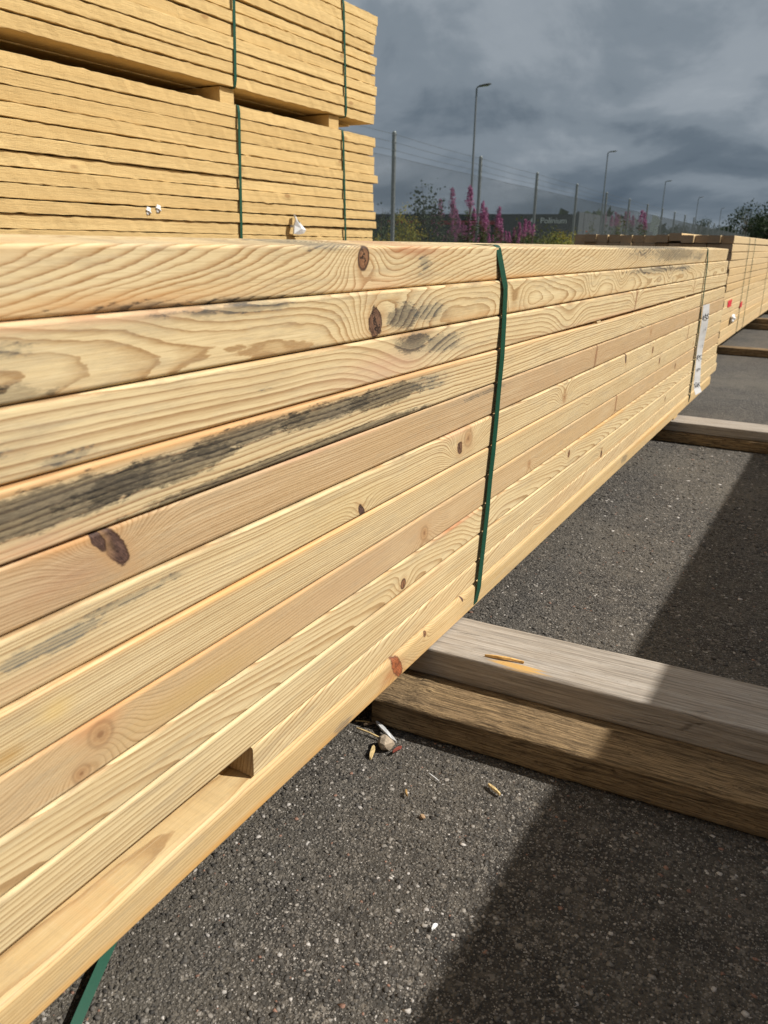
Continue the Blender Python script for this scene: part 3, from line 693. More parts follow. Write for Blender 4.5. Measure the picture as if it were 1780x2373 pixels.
# loose strap end lying out from under the bundle
lp = []
for k in range(22):
    u = k / 21
    x_ = -.585 + .19 * u; y_ = .545 - .375 * u
    lp.append((x_, y_, .0030 + .009 * max(0.0, math.sin(u * 3.1415)) ** 1.2))
ls = ribbon('loose_strap', lp, .0095, .0011, (.62, .40, -.62), G_STRAP)
tag(ls, 'loose green strap end lying on the asphalt out from under the pine bundle', 'strap')

# ------------------------------------------------------------------ rough-sawn plank packages behind
TX = -1.75
SCL = 1.75 / 1.9
ROW = .0347
def package(zbot, yend, label, seed, rows=11, first=False, shiftx=0.0):
    e = empty('plank_package', (TX - .5, 1.0, zbot)); r = random.Random(seed)
    inv = Matrix.Translation(Vector((-(TX - .5), -1.0, -zbot)))
    tag(e, label, 'planks', 'packages of rough-sawn planks stacked behind the pine bundle')
    for i in range(rows):
        zc = zbot + ROW * (i + .5)
        ye = yend + r.uniform(-.022, .012)
        me = board_mesh('plank', .12, ROW - .0022 - r.random() ** 2 * .0055, -2.4, ye, .0010, 220, 1, seed=seed * 50 + i, warp=.0016, rough=.0015, flat=True)
        o = link('plank', me, G_SAWN, e, (TX + shiftx + r.uniform(-.004, .003), 0, zc), (0, r.uniform(-.02, .03), 0)); o.matrix_parent_inverse = inv
        if i == 0: back = board_mesh('plank', .12, ROW - .0016, -2.4, yend, .0022, 1, 1)
        for c in range(1, 8):
            o = link('plank', back, G_SAWN, e, (TX + shiftx - .121 * c - .004, r.uniform(-.015, .012), zc)); o.matrix_parent_inverse = inv
    xb = TX + shiftx - .121 * 8 - .005
    ztop = zbot + ROW * rows
    for (yt, yb) in ((2.286 * SCL, 2.27 * SCL), (2.94 * SCL, 2.96 * SCL), (.4, .4), (-1.6, -1.6)):
        ysf = lambda z, yt=yt, yb=yb: yb + (yt - yb) * (z - zbot) / (ztop - zbot)
        cor = [(TX + shiftx + .003, z_) for z_ in np.linspace(ztop - .02, zbot + .02, 8)]
        s = ribbon('strap', strap_loop(ysf, TX + shiftx, xb, ztop, zbot, cor), .0115, .0012, (0, 1, 0), G_STRAP, e); s.matrix_parent_inverse = inv
    return e
Z2T = CAM_H + .430 * SCL; Z2B = Z2T - ROW * 11
GAP = .046
Z3B = Z2T + GAP; Z1B = Z2B - ROW - GAP - ROW * 11
package(Z3B, 3.205 * SCL, 'golden rough-sawn plank package on top of the pile, straps green', 3, shiftx=.002)
package(Z2B - ROW, 3.215 * SCL, 'golden rough-sawn plank package in the middle of the pile, with white plastic nubs', 4, rows=12)
package(Z1B, 3.21 * SCL, 'lowest rough-sawn plank package of the pile, hidden behind the pine bundle', 5)
for (zb_, nm) in ((Z2T, 'upper'), (Z2B - ROW - GAP, 'lower')):
    for (y_, wherefrom) in ((2.25 * SCL, 'inner strap'), (2.90 * SCL, 'end strap'), (.35, 'middle strap'), (-1.65, 'near strap')):
        b = MB(); b.box(-.98, -.012, -.035, .03, .0016, GAP - .0020)
        o = b.build('spacer_block', G_SAWN, None, (TX, y_, zb_)); tag(o, 'wooden spacer between the plank packages, %s gap, beside the %s' % (nm, wherefrom), 'spacer', 'spacers between plank packages')
zl = Z1B
for y_ in (-1.6, .5, 2.4):
    b = MB(); b.box(-1.05, .05, -.05, .05, .0015, zl - .0020); o = b.build('support_beam', G_GREY, None, (TX, y_, 0))
    tag(o, 'squared grey support beam on the asphalt under the plank pile', 'beam', 'beams under the plank pile')
# white plastic nubs and torn plastic flap on the middle package
def flap(loc, s, seed, label, name='plastic_scrap'):
    bm = bmesh.new(); bmesh.ops.create_icosphere(bm, subdivisions=3, radius=1); r = random.Random(seed)
    ph = [r.uniform(0, 6) for _ in range(6)]
    for v_ in bm.verts:
        c = v_.co; k = 1 + .28 * math.sin(c.x * 5 + ph[0]) * math.sin(c.y * 4 + ph[1]) + .25 * math.sin(c.z * 6 + ph[2] + c.y * 3)
        v_.co = Vector((c.x * s[0] * k, c.y * s[1] * k, c.z * s[2] * k))
    me = bpy.data.meshes.new(name); bm.to_mesh(me); bm.free()
    return tag(link(name, me, M_WHITE, None, loc, smooth=True), label, 'plastic')
def tall_at(px, py, X=TX):
    v = AX @ np.array([px - 890, py - 1186.5, FPX]); q = v * X / v[0]; return q[1], q[2] + CAM_H
for (px, py, lb) in ((341, 489, 'round white plastic nub on the middle plank package, the lower of a pair'), (364, 484, 'round white plastic nub on the middle plank package, the upper of a pair')):
    y_, z_ = tall_at(px, py); flap((TX + .004, y_, z_), (.006, .0085, .009), 3, lb, 'plastic_nub')
y_, z_ = tall_at(676, 524)
fb = MB()
r = random.Random(5)
outl = [(-.022, -.026), (.0, -.028), (.030, -.024), (.040, -.012), (.022, .004), (.004, .012), (.004, .034), (-.012, .040), (-.018, .022), (-.020, .002)]
v = []
for k, (a, c) in enumerate(outl): v.append((.012 + r.uniform(0, .024), a, c))
v.append((.040, .004, -.008)); v += [(q[0] - .006, q[1], q[2]) for q in v]
n = len(outl)
f = [(k, (k + 1) % n, n) for k in range(n)] + [(n + 1 + n, n + 1 + (k + 1) % n, n + 1 + k) for k in range(n)] + [(k, n + 1 + k, n + 1 + (k + 1) % n, (k + 1) % n) for k in range(n)]
fb.add(v, f); fb.box(-.002, .02, -.008, .0, -.004, .004)
tag(fb.build('plastic_scrap', M_WHITE, None, (TX, y_, z_)), 'torn white plastic flap sticking out of the middle plank package', 'plastic')

# ------------------------------------------------------------------ far bundle
FYE = 4.95; FBX = -.585
fb_b = .093; NR = 14; FR = .0437; BW = .0705
far = empty('lumber_bundle', (FBX - .45, 6.5, fb_b)); finv = Matrix.Translation(Vector((-(FBX - .45), -6.5, -fb_b)))
tag(far, 'farther bundle of pine studs with grey-brown end faces and red paint marks', 'lumber')
FARM = [board_mesh('board', .0685, .0424, FYE + a, 9.6, .0042, 12, 2, seed=60 + k, warp=.0022) for k, a in enumerate((0, .012, -.01, .02))]
M_ENDG = sawn('end_grain_weathered', (.37, .28, .195), (.25, .175, .11), knots=False)
for me in FARM: end_slot(me, (G_FAR, M_ENDG))
for i in range(NR):
    for c in range(13):
        zt = fb_b + FR * (i + .5)
        dz_ = 0; rx = 0
        if i == NR - 1:
            if c in (4, 5): dz_ = .012 if c == 4 else .004
            if c < 4: dz_ = .004
            if c == 0: rx = 0
            if c == 8: continue_w = True
        o = link('board', FARM[(i * 3 + c * 5 + (i * c) % 3) % 4], G_FAR, far, (FBX - BW * c + (RNG.uniform(-.003, .003) if c == 0 else 0), RNG.uniform(-.01, .01), zt + dz_))
        o.matrix_parent_inverse = finv
        o.rotation_euler = (rx, RNG.uniform(-.01, .01), 0)
fzt = fb_b + FR * NR
for y_ in (5.75, 6.1, 7.4, 8.9):
    ysf = lambda z, y_=y_: y_ + .12 * (fzt - z)
    s = ribbon('strap', strap_loop(ysf, FBX, FBX - BW * 13, fzt, fb_b, [(FBX + .003, z_) for z_ in np.linspace(fzt - .02, fb_b + .02, 6)]), .014, .0012, (0, 1, 0), G_STRAP, far); s.matrix_parent_inverse = finv
M_RED = plain('paint_red', (.62, .03, .05), .6, var=.3, scale=60)
def far_at(px, py): return tall_at(px, py, FBX)
for (px, py, w_, h_) in ((1690, 703, .17, .040), (1716, 706, .11, .036)):
    y_, z_ = far_at(px, py); b = MB(); 
    k = 16; rr = random.Random(px); vv = [(0, w_ / 2 * max(-1, min(1, 1.5 * math.cos(6.283 * q / k))) * rr.uniform(.85, 1.1), h_ / 2 * max(-1, min(1, 1.5 * math.sin(6.283 * q / k))) * rr.uniform(.85, 1.1)) for q in range(k)]
    b.add(vv + [(-.003, q[1], q[2]) for q in vv], [tuple(range(k))] + [(q, k + q, k + (q + 1) % k, (q + 1) % k) for q in range(k)])
    o = b.build('paint_mark', M_RED, far, (FBX + .0048, y_, z_)); o.matrix_parent_inverse = finv
y_, z_ = far_at(1693, 738); flap((FBX + .012, y_, z_), (.014, .05, .022), 9, 'grey-white plastic scrap stuck on the farther pine bundle')
for k, y_ in enumerate((5.42, 7.3, 9.1)):
    bearer('timber_bearer', -1.75, .7, y_, .0018, .0474, .10, G_BROWN, 'brown plank under the farther bundle, %s' % ('at its grey end faces', 'at its middle', 'at its distant end')[k], seed=70 + k, rough=.0006)
    bearer('timber_bearer', -1.75, .0 if k else -.64, y_ + .01, .0480, fb_b - .0022, .09, G_BROWN, 'second brown plank on top, under the farther bundle, %s' % ('at its grey end faces', 'at its middle', 'at its distant end')[k], seed=80 + k, rough=.0004)

# ------------------------------------------------------------------ stacks across the aisle (they shade the right of the aisle)
def aisle_bundle(y0, y1, zb, rows, label, x0=.735, rz=-.021):
    e = empty('lumber_bundle', (x0, y0, zb), rz); tag(e, label, 'lumber', 'bundles across the aisle')
    me = board_mesh('board', .0695, .0435, 0, y1 - y0, .003, 1, 1)
    for i in range(rows):
        for c in range(5):
            o = link('board', me, G_PINE, e, (.0695 + .0705 * c, 0, .0225 + .045 * i))
    for y_ in (.8, y1 - y0 - .8):
        b = MB(); b.box(-.0012, -.0002, y_ - .008, y_ + .008, 0, .045 * rows); b.build('strap', G_STRAP, e)
TOPZ = 1.10
X0 = -.245 + .87 * TOPZ
for (ya, yb_, nm) in ((-4.0, 1.9, 'near'), (1.904, 8.5, 'farther')):
    xx = X0 + .021 * ya
    for kz, (zb_, rows, lv) in enumerate(((.095, 10, 'lower'), (.592, 11, 'upper'))):
        aisle_bundle(ya, yb_, zb_, rows, '%s pine bundle of the %s stack across the aisle from the mouldy bundle' % (lv, nm), xx)
    for y_ in (ya + .8, yb_ - .8):
        for (za, zc2) in ((.002, .0935), (.5465, .5905)):
            b = MB(); b.box(.0, .36, -.05, .05, 0, zc2 - za); o = b.build('timber_bearer', G_GREY, None, (xx + .025 + .021 * (y_ - ya), y_, za), (0, 0, -.021))
            tag(o, 'grey timber %s the %s stack across the aisle, at its %s end' % ('beneath' if za < .1 else 'between the bundles of', nm, 'roadward' if y_ > ya + 2 else 'inner'), 'timber')

# ------------------------------------------------------------------ fence
M_GALV = plain('galvanised', (.23, .25, .245), .5, metal=.6, var=.25, scale=25)
M_WIRE = plain('fence_wire', (.13, .145, .145), .5, metal=.5, var=.1)
fence = empty('chain_link_fence', (-7.5, 13.33, 0)); tag(fence, 'tall grey chain-link fence with barbed wire along the yard edge', 'fence')
FD = Vector((-.042, 1, 0)).normalized()
finv2 = Matrix.Translation(Vector((7.5, -13.33, 0)))
def fpos(s): return Vector((-7.5, 13.33, 0)) + FD * s
postb = MB(); postb.tube([(0, 0, -.05), (0, 0, 2.5)], .040, 8); postb.tube([(0, 0, 2.5), (0, 0, 2.52)], [.036, .02], 8)
for z_ in (2.2, 2.33, 2.46): postb.box(.03, .05, -.008, .008, z_ - .006, z_ + .006)
pm = mesh('post', postb.v, postb.f)
posts = [-8.7, -4.35] + [4.36 * k for k in range(0, 24)]
for s in posts:
    p = fpos(s); o = link('post', pm, M_GALV, fence, p, (0, 0, .04)); o.matrix_parent_inverse = finv2
for s0, s1 in zip(posts[:-1], posts[1:]):
    mb = MB(); Hm = 2.06; L = s1 - s0; st = .055 if s0 < 40 else .11; rw = .0019 if s0 < 40 else .0032
    k = -Hm
    def wire(a, b, za, zb):
        p = fpos(s0 + a); q = fpos(s0 + b); p = p + Vector((.04, 0, za + .03)); q = q + Vector((.04, 0, zb + .03))
        dd = (q - p).normalized(); a_ = dd.cross(FD.cross(Vector((0, 0, 1)))).normalized(); n_ = dd.cross(a_)
        vs = []
        for c in (p, q):
            for g in range(3): vs.append(c + (a_ * math.cos(2.094 * g) + n_ * math.sin(2.094 * g)) * rw)
        mb.add(vs, [(0, 1, 4, 3), (1, 2, 5, 4), (2, 0, 3, 5)])
    while k < L:
        a, b = max(k, 0), min(k + Hm, L)
        if b > a:
            wire(a, b, a - k, b - k); wire(a, b, Hm - (a - k), Hm - (b - k))
        k += st * 1.0
    o = mb.build('wire_mesh', M_WIRE, fence); o['kind'] = 'stuff'; o.matrix_parent_inverse = finv2
for z_ in (2.09, 2.2, 2.33, 2.46):
    mb = MB(); pts = []
    for s0, s1 in zip(posts[:-1], posts[1:]):
        for u in (0, .25, .5, .75): p = fpos(s0 + (s1 - s0) * u); pts.append((p.x + .045, p.y, z_ - .02 * math.sin(u * math.pi)))
    mb.tube(pts, .0028, 3, cap=False)
    if z_ > 2.1:
        s = posts[0]
        while s < 40:
            p = fpos(s); c = Vector((p.x + .045, p.y, z_ - .012)); mb.tube([c - Vector((0, .012, .014)), c + Vector((0, .012, .014))], .0022, 3); s += .12
    o = mb.build('barbed_wire' if z_ > 2.1 else 'tension_wire', M_WIRE, fence); o.matrix_parent_inverse = finv2

# ------------------------------------------------------------------ street lamps
M_POLE = plain('pole_steel', (.20, .215, .225), .45, metal=.6, var=.1)
M_HEAD = plain('lamp_head', (.05, .05, .045), .5, var=.1)
M_LENS = plain('lamp_lens', (.5, .52, .55), .2)
lamp = empty('street_lamp'); 
b = MB(); b.tube([(0, 0, 0), (0, 0, 1.2), (0, 0, 1.25), (0, 0, 7.9)], [.085, .085, .065, .045], 10); b.build('pole', M_POLE, lamp, smooth=False)
b = MB(); b.tube([(0, 0, 7.85), (.03, 0, 7.95), (.16, 0, 7.98)], .035, 8); b.build('arm', M_POLE, lamp)
b = MB()
sec = [(.10, .055, .05), (.2, .12, .06), (.45, .15, .055), (.68, .13, .035), (.74, .06, .02)]
vv = []
for (x_, w_, h_) in sec:
    zc = 7.98 + (x_ - .1) * .12
    vv += [(x_, -w_, zc - h_ / 2), (x_, w_, zc - h_ / 2), (x_, w_ * .7, zc + h_ / 2), (x_, -w_ * .7, zc + h_ / 2)]
ff = [(i * 4 + k, i * 4 + (k + 1) % 4, (i + 1) * 4 + (k + 1) % 4, (i + 1) * 4 + k) for i in range(4) for k in range(4)] + [(3, 2, 1, 0), (16, 17, 18, 19)]
b.add(vv, ff); hd = b.build('lamp_head', M_HEAD, lamp)
b = MB(); b.box(.3, .62, -.09, .09, 7.965, 7.972); b.build('lens', M_LENS, hd)
LP = [(-17.4, 39.1), (-18.8, 69.3), (-20.4, 101.5), (-21.9, 135), (-23.4, 172), (-25.2, 211)]
LBL = ['tall slim grey street lamp behind the pink flowers, nearest the fence start', 'tall grey street lamp standing before the dark building side wall', 'tall grey street lamp just beyond the dark building and white sign',
       'distant grey street lamp, fourth along the road row', 'distant grey street lamp, fifth along the road row', 'most distant tiny street lamp beside the dark trees']
for k, (x_, y_) in enumerate(LP):
    o = lamp if k == 0 else copy_tree(lamp)
    o.location = (x_, y_, -.06); tag(o, LBL[k], 'street lamp', 'street lamps along the road')

# ------------------------------------------------------------------ dark warehouse
M_CLAD, t = mat('cladding_dark')
P = t.new('ShaderNodeTexCoord').outputs['Object']; n = t.noise(P, .4, 3, .5)
t.out(t.mix(n, (.026, .032, .038), (.036, .043, .05)), .55, spec=.4)
M_CLAD2 = plain('cladding_grey', (.075, .083, .092), .55, var=.06, scale=.5)
M_REDB = plain('fascia_red', (.30, .02, .03), .5)
BY = 128.0; bx = along(1337, BY)
wh = empty('warehouse', (bx, BY, -.06), .045); tag(wh, 'low dark grey flat-roofed warehouse with white lettering behind the fence', 'building')
b = MB(); b.box(-60, -.4, 0, 60, 0, 5.2); b.build('front_wall', M_CLAD, wh)
b = MB(); b.box(-.4, 0, -.3, 75, 0, 5.7); b.build('side_wall', M_CLAD2, wh)
b = MB(); b.box(-60.1, -.42, -.08, 60.1, 5.2, 5.36); b.build('roof_edge', M_CLAD, wh)
b = MB(); b.box(-34, -14, -.12, -.01, 3.7, 4.3); b.build('red_fascia', M_REDB, wh)
for k in range(11):
    b = MB(); b.box(-.0, .05, 3 + 6.5 * k, 3.1 + 6.5 * k, .2, 5.6); b.build('wall_joint', M_CLAD, wh)
for k in range(5):
    b = MB(); b.box(-58 + 9 * k, -53.5 + 9 * k, -.06, -.01, .1, 3.6); dr = b.build('loading_door', plain('door_grey_%d' % k, (.05, .055, .06), .5), wh)
me = text_mesh('Polinium', 1.25, .04); link('sign_lettering', me, plain('letter_white', (.85, .88, .9), .5), wh, (-4.1, -.10, 4.35), (math.pi / 2, 0, 0))
b = MB(); b.tube([(0, -.14, 0), (0, -.02, 0)], .30, 16); b.build('sign_emblem', plain('emblem_white', (.62, .66, .68), .5), wh, (-7.6, 0, 4.4))

# white road-side sign
SY = 62.0; sx = along(1510, SY)
sg = empty('billboard', (sx, SY, -.06)); tag(sg, 'white two-part roadside sign on a post beyond the fence', 'sign')
M_SW = plain('sign_white', (.80, .82, .76), .5, var=.06)
b = MB(); b.tube([(0, 0, 0), (0, 0, 2.6)], .05, 8); b.build('post', M_POLE, sg)
b = MB(); b.box(-.28, .12, -.09, -.055, 1.75, 2.45); b.build('upper_panel', M_SW, sg)
b = MB(); b.box(.0, .32, -.13, -.095, 1.15, 2.1); b.build('lower_panel', M_SW, sg)
b = MB(); b.add([(-.2, -.07, 2.45), (.32, -.07, 2.1), (.42, -.07, 2.5), (.12, -.07, 2.85), (-.2, -.07, 2.9)] + [(-.2, -.05, 2.45), (.32, -.05, 2.1), (.42, -.05, 2.5), (.12, -.05, 2.85), (-.2, -.05, 2.9)],
      [(0, 1, 2, 3, 4), (9, 8, 7, 6, 5)] + [(k, k + 5, (k + 1) % 5 + 5, (k + 1) % 5) for k in range(5)]); b.build('crest_panel', M_SW, sg)

# ------------------------------------------------------------------ plants
def leaf_mat(name, c, var=.4):
    m, t = mat(name)
    P = t.new('ShaderNodeTexCoord').outputs['Object']; n = t.noise(P, 9, 3, .6); rnd = t.new('ShaderNodeObjectInfo').outputs['Random']
    col = t.mix(n, tuple(v * (1 - var) for v in c), tuple(v * (1 + var) for v in c))
    t.out(col, .6, spec=.25, trans=.3); return m
M_LF = leaf_mat('leaf_green', (.055, .085, .025)); M_LFD = leaf_mat('leaf_dark', (.028, .045, .018)); M_YEL = leaf_mat('leaf_yellow', (.20, .20, .025))
M_OLV = leaf_mat('leaf_olive', (.10, .115, .03))
M_PNK = leaf_mat('petal_pink', (.36, .13, .25), .4); M_POD = leaf_mat('seed_pod', (.20, .07, .075), .3); M_STEM = leaf_mat('stem_red', (.10, .06, .035))
M_TRK = plain('bark_grey', (.10, .085, .07), .85, var=.3, scale=20)
M_GOLD = leaf_mat('petal_gold', (.45, .33, .02)); M_ORF = leaf_mat('petal_orange', (.5, .12, .02))
def leaves(centers, dirs, length, width, r, up=.5):
    """two-triangle folded leaves"""
    n = len(centers); c = np.array(centers); dd = np.array(dirs, float)
    dd /= np.linalg.norm(dd, axis=1)[:, None]
    a = np.cross(dd, r.normal(0, 1, (n, 3)) + np.array([0, 0, 1.2]) * up); a /= np.linalg.norm(a, axis=1)[:, None] + 1e-9
    L = (length * r.uniform(.6, 1.3, n))[:, None]; Wd = (width * r.uniform(.6, 1.3, n))[:, None]
    nn = np.cross(a, dd)
    p0 = c; p1 = c + dd * L * .5 + a * Wd * .5 + nn * Wd * .15; p2 = c + dd * L; p3 = c + dd * L * .5 - a * Wd * .5 + nn * Wd * .15
    v = np.stack([p0, p1, p2, p3], 1).reshape(-1, 3); k = np.arange(n) * 4
    f = np.concatenate([np.stack([k, k + 1, k + 2], 1), np.stack([k, k + 2, k + 3], 1)])
    return v.tolist(), f.tolist()
def fireweed(seed, h=1.75):
    r = np.random.default_rng(seed); e = empty('fireweed')
    lean = r.normal(0, .04, 2)
    b = MB(); zs = np.linspace(0, h, 8); ax = lambda z: np.array([lean[0] * z + .02 * math.sin(z * 3 + seed), lean[1] * z, z])
    b.tube([ax(z) for z in zs], [.007 * (1 - .7 * z / h) for z in zs], 5); b.build('stem', M_STEM, e)
    n = 90; z = r.uniform(.25 * h, .72 * h, n); an = r.uniform(0, 6.283, n)
    c = [ax(q) for q in z]; dr = np.stack([np.cos(an), np.sin(an), r.uniform(-.2, .5, n)], 1)
    v, f = leaves(c, dr, .13, .024, r); link('leaves', mesh('leaves', v, f), M_LF, e)
    n = 90; z = r.uniform(.60 * h, .80 * h, n); an = r.uniform(0, 6.283, n); dr = np.stack([np.cos(an), np.sin(an), r.uniform(.2, .7, n)], 1)
    v, f = leaves([ax(q) for q in z], dr, .07, .007, r); link('seed_pods', mesh('seed_pods', v, f), M_POD, e)
    n = 230; u = r.random(n) ** .8; z = (.76 + .22 * u) * h; an = r.uniform(0, 6.283, n); rad = .075 * (1 - .75 * u)
    rad = rad * r.uniform(.25, 1.25, n); c = np.array([ax(q) for q in z]) + np.stack([np.cos(an) * rad, np.sin(an) * rad, 0 * an], 1)
    v, f = leaves(c, r.normal(0, 1, (n, 3)), .036, .030, r); link('flower_spike', mesh('flower_spike', v, f), M_PNK, e)['kind'] = 'stuff'
    return e
def bush(name, seed, h, w, n, m, lf=.06, lw=.03, flower=None, cl=14):
    r = np.random.default_rng(seed); e = empty(name)
    b = MB(); cc = []
    for k in range(cl):
        an = r.uniform(0, 6.283); q = r.random() ** .5; z = h * r.uniform(.45, 1) * (1 - .35 * q * q)
        tip = np.array([math.cos(an) * w * q, math.sin(an) * w * q, z]); cc.append(tip)
        b.tube([(tip[0] * .1, tip[1] * .1, 0), (tip[0] * .5, tip[1] * .5, z * .55), tip], [.010, .007, .003], 4)
    b.build('stems', M_STEM if name != 'sapling' else M_TRK, e)
    cc = np.array(cc); idx = r.integers(0, cl, n); u = r.random(n)[:, None] ** .5
    base = cc[idx] * np.stack([.3 + .7 * u[:, 0]] * 2 + [.25 + .75 * u[:, 0]], 1)
    c = base + r.normal(0, 1, (n, 3)) * np.array([.14 * w + .03, .14 * w + .03, .07 * h])
    c[:, 2] = np.maximum(c[:, 2], .03)
    v, f = leaves(c, r.normal(0, 1, (n, 3)) + np.array([0, 0, .3]), lf, lw, r); link('leaves', mesh('leaves', v, f), m, e)
    if flower:
        n2 = n // 2; idx = r.integers(0, cl, n2); c = cc[idx] + r.normal(0, 1, (n2, 3)) * np.array([.07, .07, .06])
        v, f = leaves(c, r.normal(0, 1, (n2, 3)), .03, .02, r); link('flowers', mesh('flowers', v, f), flower, e)
    return e
fw = [fireweed(s, 1.75) for s in (1, 2, 3, 4)]
first = [True] * 4
spots = []
rr = random.Random(11)
for px in (1000, 1020, 1034, 1044, 1049, 1060, 1072, 1081, 1088, 1097, 1104, 1110, 1118, 1124, 1136, 1150, 1163, 1172, 1188, 1200, 1213, 1226):
    Y = rr.uniform(16.5, 19.5); tall = {1020: 1.0, 1049: 1.12, 1081: 1.1, 1108: 1.0}.get(px, rr.uniform(.62, .92)) * (1 if px < 1150 else .86)
    spots.append((px, Y, tall, 'near'))
    spots.append((px + rr.uniform(-8, 8), rr.uniform(17, 20), tall * rr.uniform(.6, .85), 'near'))
    spots.append((px + rr.uniform(-12, 12), rr.uniform(16.5, 20), rr.uniform(.5, .72), 'near'))
for px in (1400, 1412, 1420, 1428, 1436, 1443, 1450, 1458, 1466, 1476, 1484, 1492):
    spots.append((px, rr.uniform(36, 40), rr.uniform(1.0, 1.35), 'far'))
for k, (px, Y, sc, grp) in enumerate(spots):
    j = k % 4; o = fw[j] if first[j] else copy_tree(fw[j]); first[j] = False
    o.location = (along(px, Y), Y, -.06); o.scale = (sc * 1.15, sc * 1.15, sc); o.rotation_euler = (0, 0, rr.uniform(0, 6.28))
    if grp == 'near':
        w_ = 'under the dark sapling' if px < 1050 else ('around the second fence post' if px < 1125 else 'between the second and third fence posts')
        tag(o, '%s pink fireweed spire %s' % ('tall' if sc > .75 else 'short', w_), 'fireweed', '%s fireweed %s' % ('tall' if sc > .75 else 'short', w_))
    else: tag(o, 'pink fireweed spire in the distant clump before the white sign', 'fireweed', 'fireweed in the distant clump')
def put(o, px, Y, label, cat, sc=1, group=None, rz=0):
    o.location = (along(px, Y), Y, -.06); o.scale = (sc, sc, sc); o.rotation_euler = (0, 0, rz); tag(o, label, cat, group); return o
put(bush('sapling', 21, 2.05, .48, 1100, M_LFD, .085, .055, cl=22), 985, 16.6, 'dark leafy sapling rising above the pink flowers', 'sapling')
put(bush('sapling', 22, 1.65, .16, 130, M_LFD, .07, .045, cl=6), 934, 16.2, 'thin dark sapling beside the first fence post', 'sapling')
put(bush('sapling', 23, 2.35, .25, 190, M_OLV, .08, .055, cl=8), 1436, 33.0, 'yellow-green sapling standing over the distant pink clump', 'sapling')
put(bush('sapling', 24, 1.45, .15, 120, M_OLV, .07, .045, cl=6), 1195, 19.0, 'slim olive sapling by the third fence post', 'sapling')
put(bush('sapling', 25, 1.5, .18, 120, M_OLV, .07, .045, cl=6), 1226, 20.0, 'olive sapling just before the warehouse lettering', 'sapling')
put(bush('sapling', 26, 2.3, .2, 150, M_OLV, .08, .05, cl=7), 1368, 32.0, 'slim sapling against the grey warehouse side wall', 'sapling')
for k, (px, Y, h_, w_, m_, lb, fl) in enumerate((
    (880, 15.2, 1.15, .55, M_LF, 'green bush at the end of the plank pile', None), (905, 17.5, 1.2, .6, M_LFD, 'dark green bush behind the first fence post', None),
    (945, 15.6, 1.12, .35, M_YEL, 'tall yellow-green goldenrod right of the first fence post', M_GOLD), (925, 14.9, .85, .40, M_YEL, 'low bright goldenrod at the foot of the first post', M_GOLD),
    (962, 16.4, 1.05, .5, M_LF, 'mid green bush below the dark sapling', None), (1000, 18, 1.0, .6, M_LFD, 'dark bush at the start of the fireweed thicket', None),
    (1040, 18.5, .95, .6, M_LF, 'green bush under the fireweed spires, by the first lamp pole', None), (1085, 19, .95, .6, M_LFD, 'dark undergrowth at the second fence post', None),
    (1130, 19.4, .9, .6, M_LF, 'green undergrowth between the second and third posts', None), (1170, 20, .9, .6, M_LFD, 'dark undergrowth before the warehouse red fascia', None),
    (1205, 19.0, .9, .45, M_LF, 'green bush left of the third fence post', None), (1250, 21.5, 1.2, .55, M_OLV, 'olive bush rising before the warehouse lettering', None),
    (1280, 23, .95, .6, M_YEL, 'yellow-green goldenrod mound under the warehouse lettering', M_GOLD), (1312, 24, 1.02, .55, M_YEL, 'yellow-green goldenrod mound beside the stud end faces', M_GOLD),
    (1358, 22.5, .92, .16, M_ORF, 'small orange and yellow flower clump over the stud end faces', M_GOLD), (1480, 36, 1.1, .5, M_OLV, 'olive weeds at the foot of the distant fireweed', M_ORF))):
    put(bush('bush', 40 + k, h_ * (1.3 if px < 1010 else 1.12), w_ * 1.2, 1300, m_, .07, .038, fl, cl=26), px, Y, lb, 'bush', group='bushes along the fence')

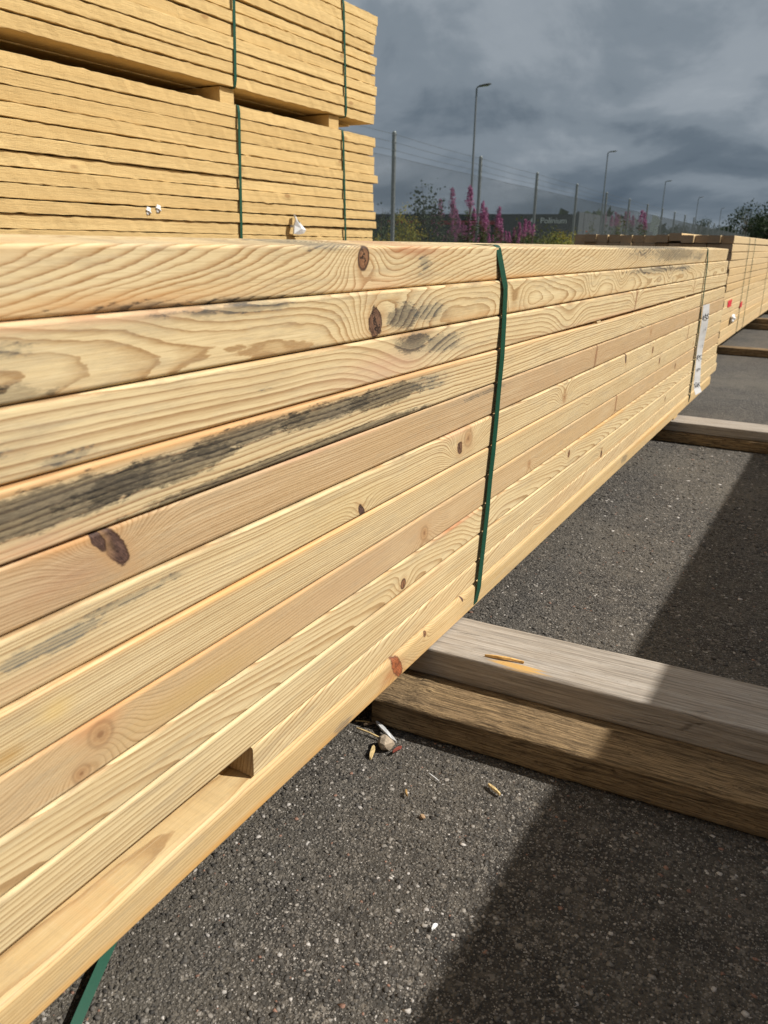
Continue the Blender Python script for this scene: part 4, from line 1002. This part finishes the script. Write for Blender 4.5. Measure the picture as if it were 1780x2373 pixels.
def tree(seed, h, w, m, n=900, lf=.35):
    r = np.random.default_rng(seed); e = empty('tree'); b = MB(); cc = []
    b.tube([(0, 0, 0), (.05, 0, h * .4), (0, .06, h * .9)], [.12, .08, .02], 6)
    for k in range(16):
        an = r.uniform(0, 6.283); zt = r.uniform(.25, .95); q = w * (1 - abs(zt - .5) * 1.1) * r.uniform(.5, 1); tip = np.array([math.cos(an) * q, math.sin(an) * q, h * zt]); cc.append(tip)
        b.tube([(0, 0, h * zt * .7), tuple(tip)], [.04, .012], 4)
    b.build('trunk', M_TRK, e); cc = np.array(cc)
    c = cc[r.integers(0, 16, n)] + r.normal(0, 1, (n, 3)) * np.array([.2 * w, .2 * w, .07 * h])
    v, f = leaves(c, r.normal(0, 1, (n, 3)), lf, lf * .6, r); link('crown', mesh('crown', v, f), m, e); return e
tr = [tree(1, 6.2, 2.6, M_LFD), tree(2, 6.0, 2.3, M_LFD), tree(3, 5.5, 2.8, M_LFD)]
tf = [True] * 3
TS = [(1722, 120, 1.05, 'dark round deciduous tree at the left end of the roadside grove'), (1746, 124, .85, 'lower dark tree filling the middle of the roadside grove'), (1764, 122, .98, 'dark tree in the roadside grove right of the low one'),
      (1785, 119, 1.05, 'dark tree behind the farther bundle top edge'), (1735, 130, .8, 'small tree at the back of the roadside grove'), (1775, 132, .95, 'back row tree in the roadside grove'), (1806, 121, 1.1, 'tall tree at the far end of the roadside grove'),
      (1618, 190, 1.05, 'distant solitary dark tree between two lamp posts'), (1640, 200, .8, 'distant small tree beside the solitary dark one'), (1598, 210, .9, 'distant pale tree before the solitary one'), (1575, 150, .75, 'greyish tree left in the distant row'), (1560, 155, .8, 'greyish tree by the distant fence posts'), (1545, 150, .6, 'low greyish tree beyond the white sign'), (1655, 195, .85, 'distant bushy tree next to the grove')]
for k, (px, Y, sc, lb) in enumerate(TS):
    j = k % 3; o = tr[j] if tf[j] else copy_tree(tr[j]); tf[j] = False
    put(o, px, Y, lb, 'tree', sc, 'trees beyond the fence', rr.uniform(0, 6))
# far wood line on the horizon
r = np.random.default_rng(77); n = 5200
an = r.uniform(-1.25, .35, n); R_ = r.uniform(420, 520, n); hh = 9 + 4 * np.sin(an * 17) + 3 * np.sin(an * 41)
c = np.stack([np.sin(an) * R_, np.cos(an) * R_, r.random(n) * np.maximum(3, hh)], 1)
v, f = leaves(c, r.normal(0, 1, (n, 3)), 6.0, 5.0, r)
tag(link('far_woodland', mesh('far_woodland', v, f), M_LFD), 'thin dark line of far woodland on the horizon', 'woodland', kind='stuff')
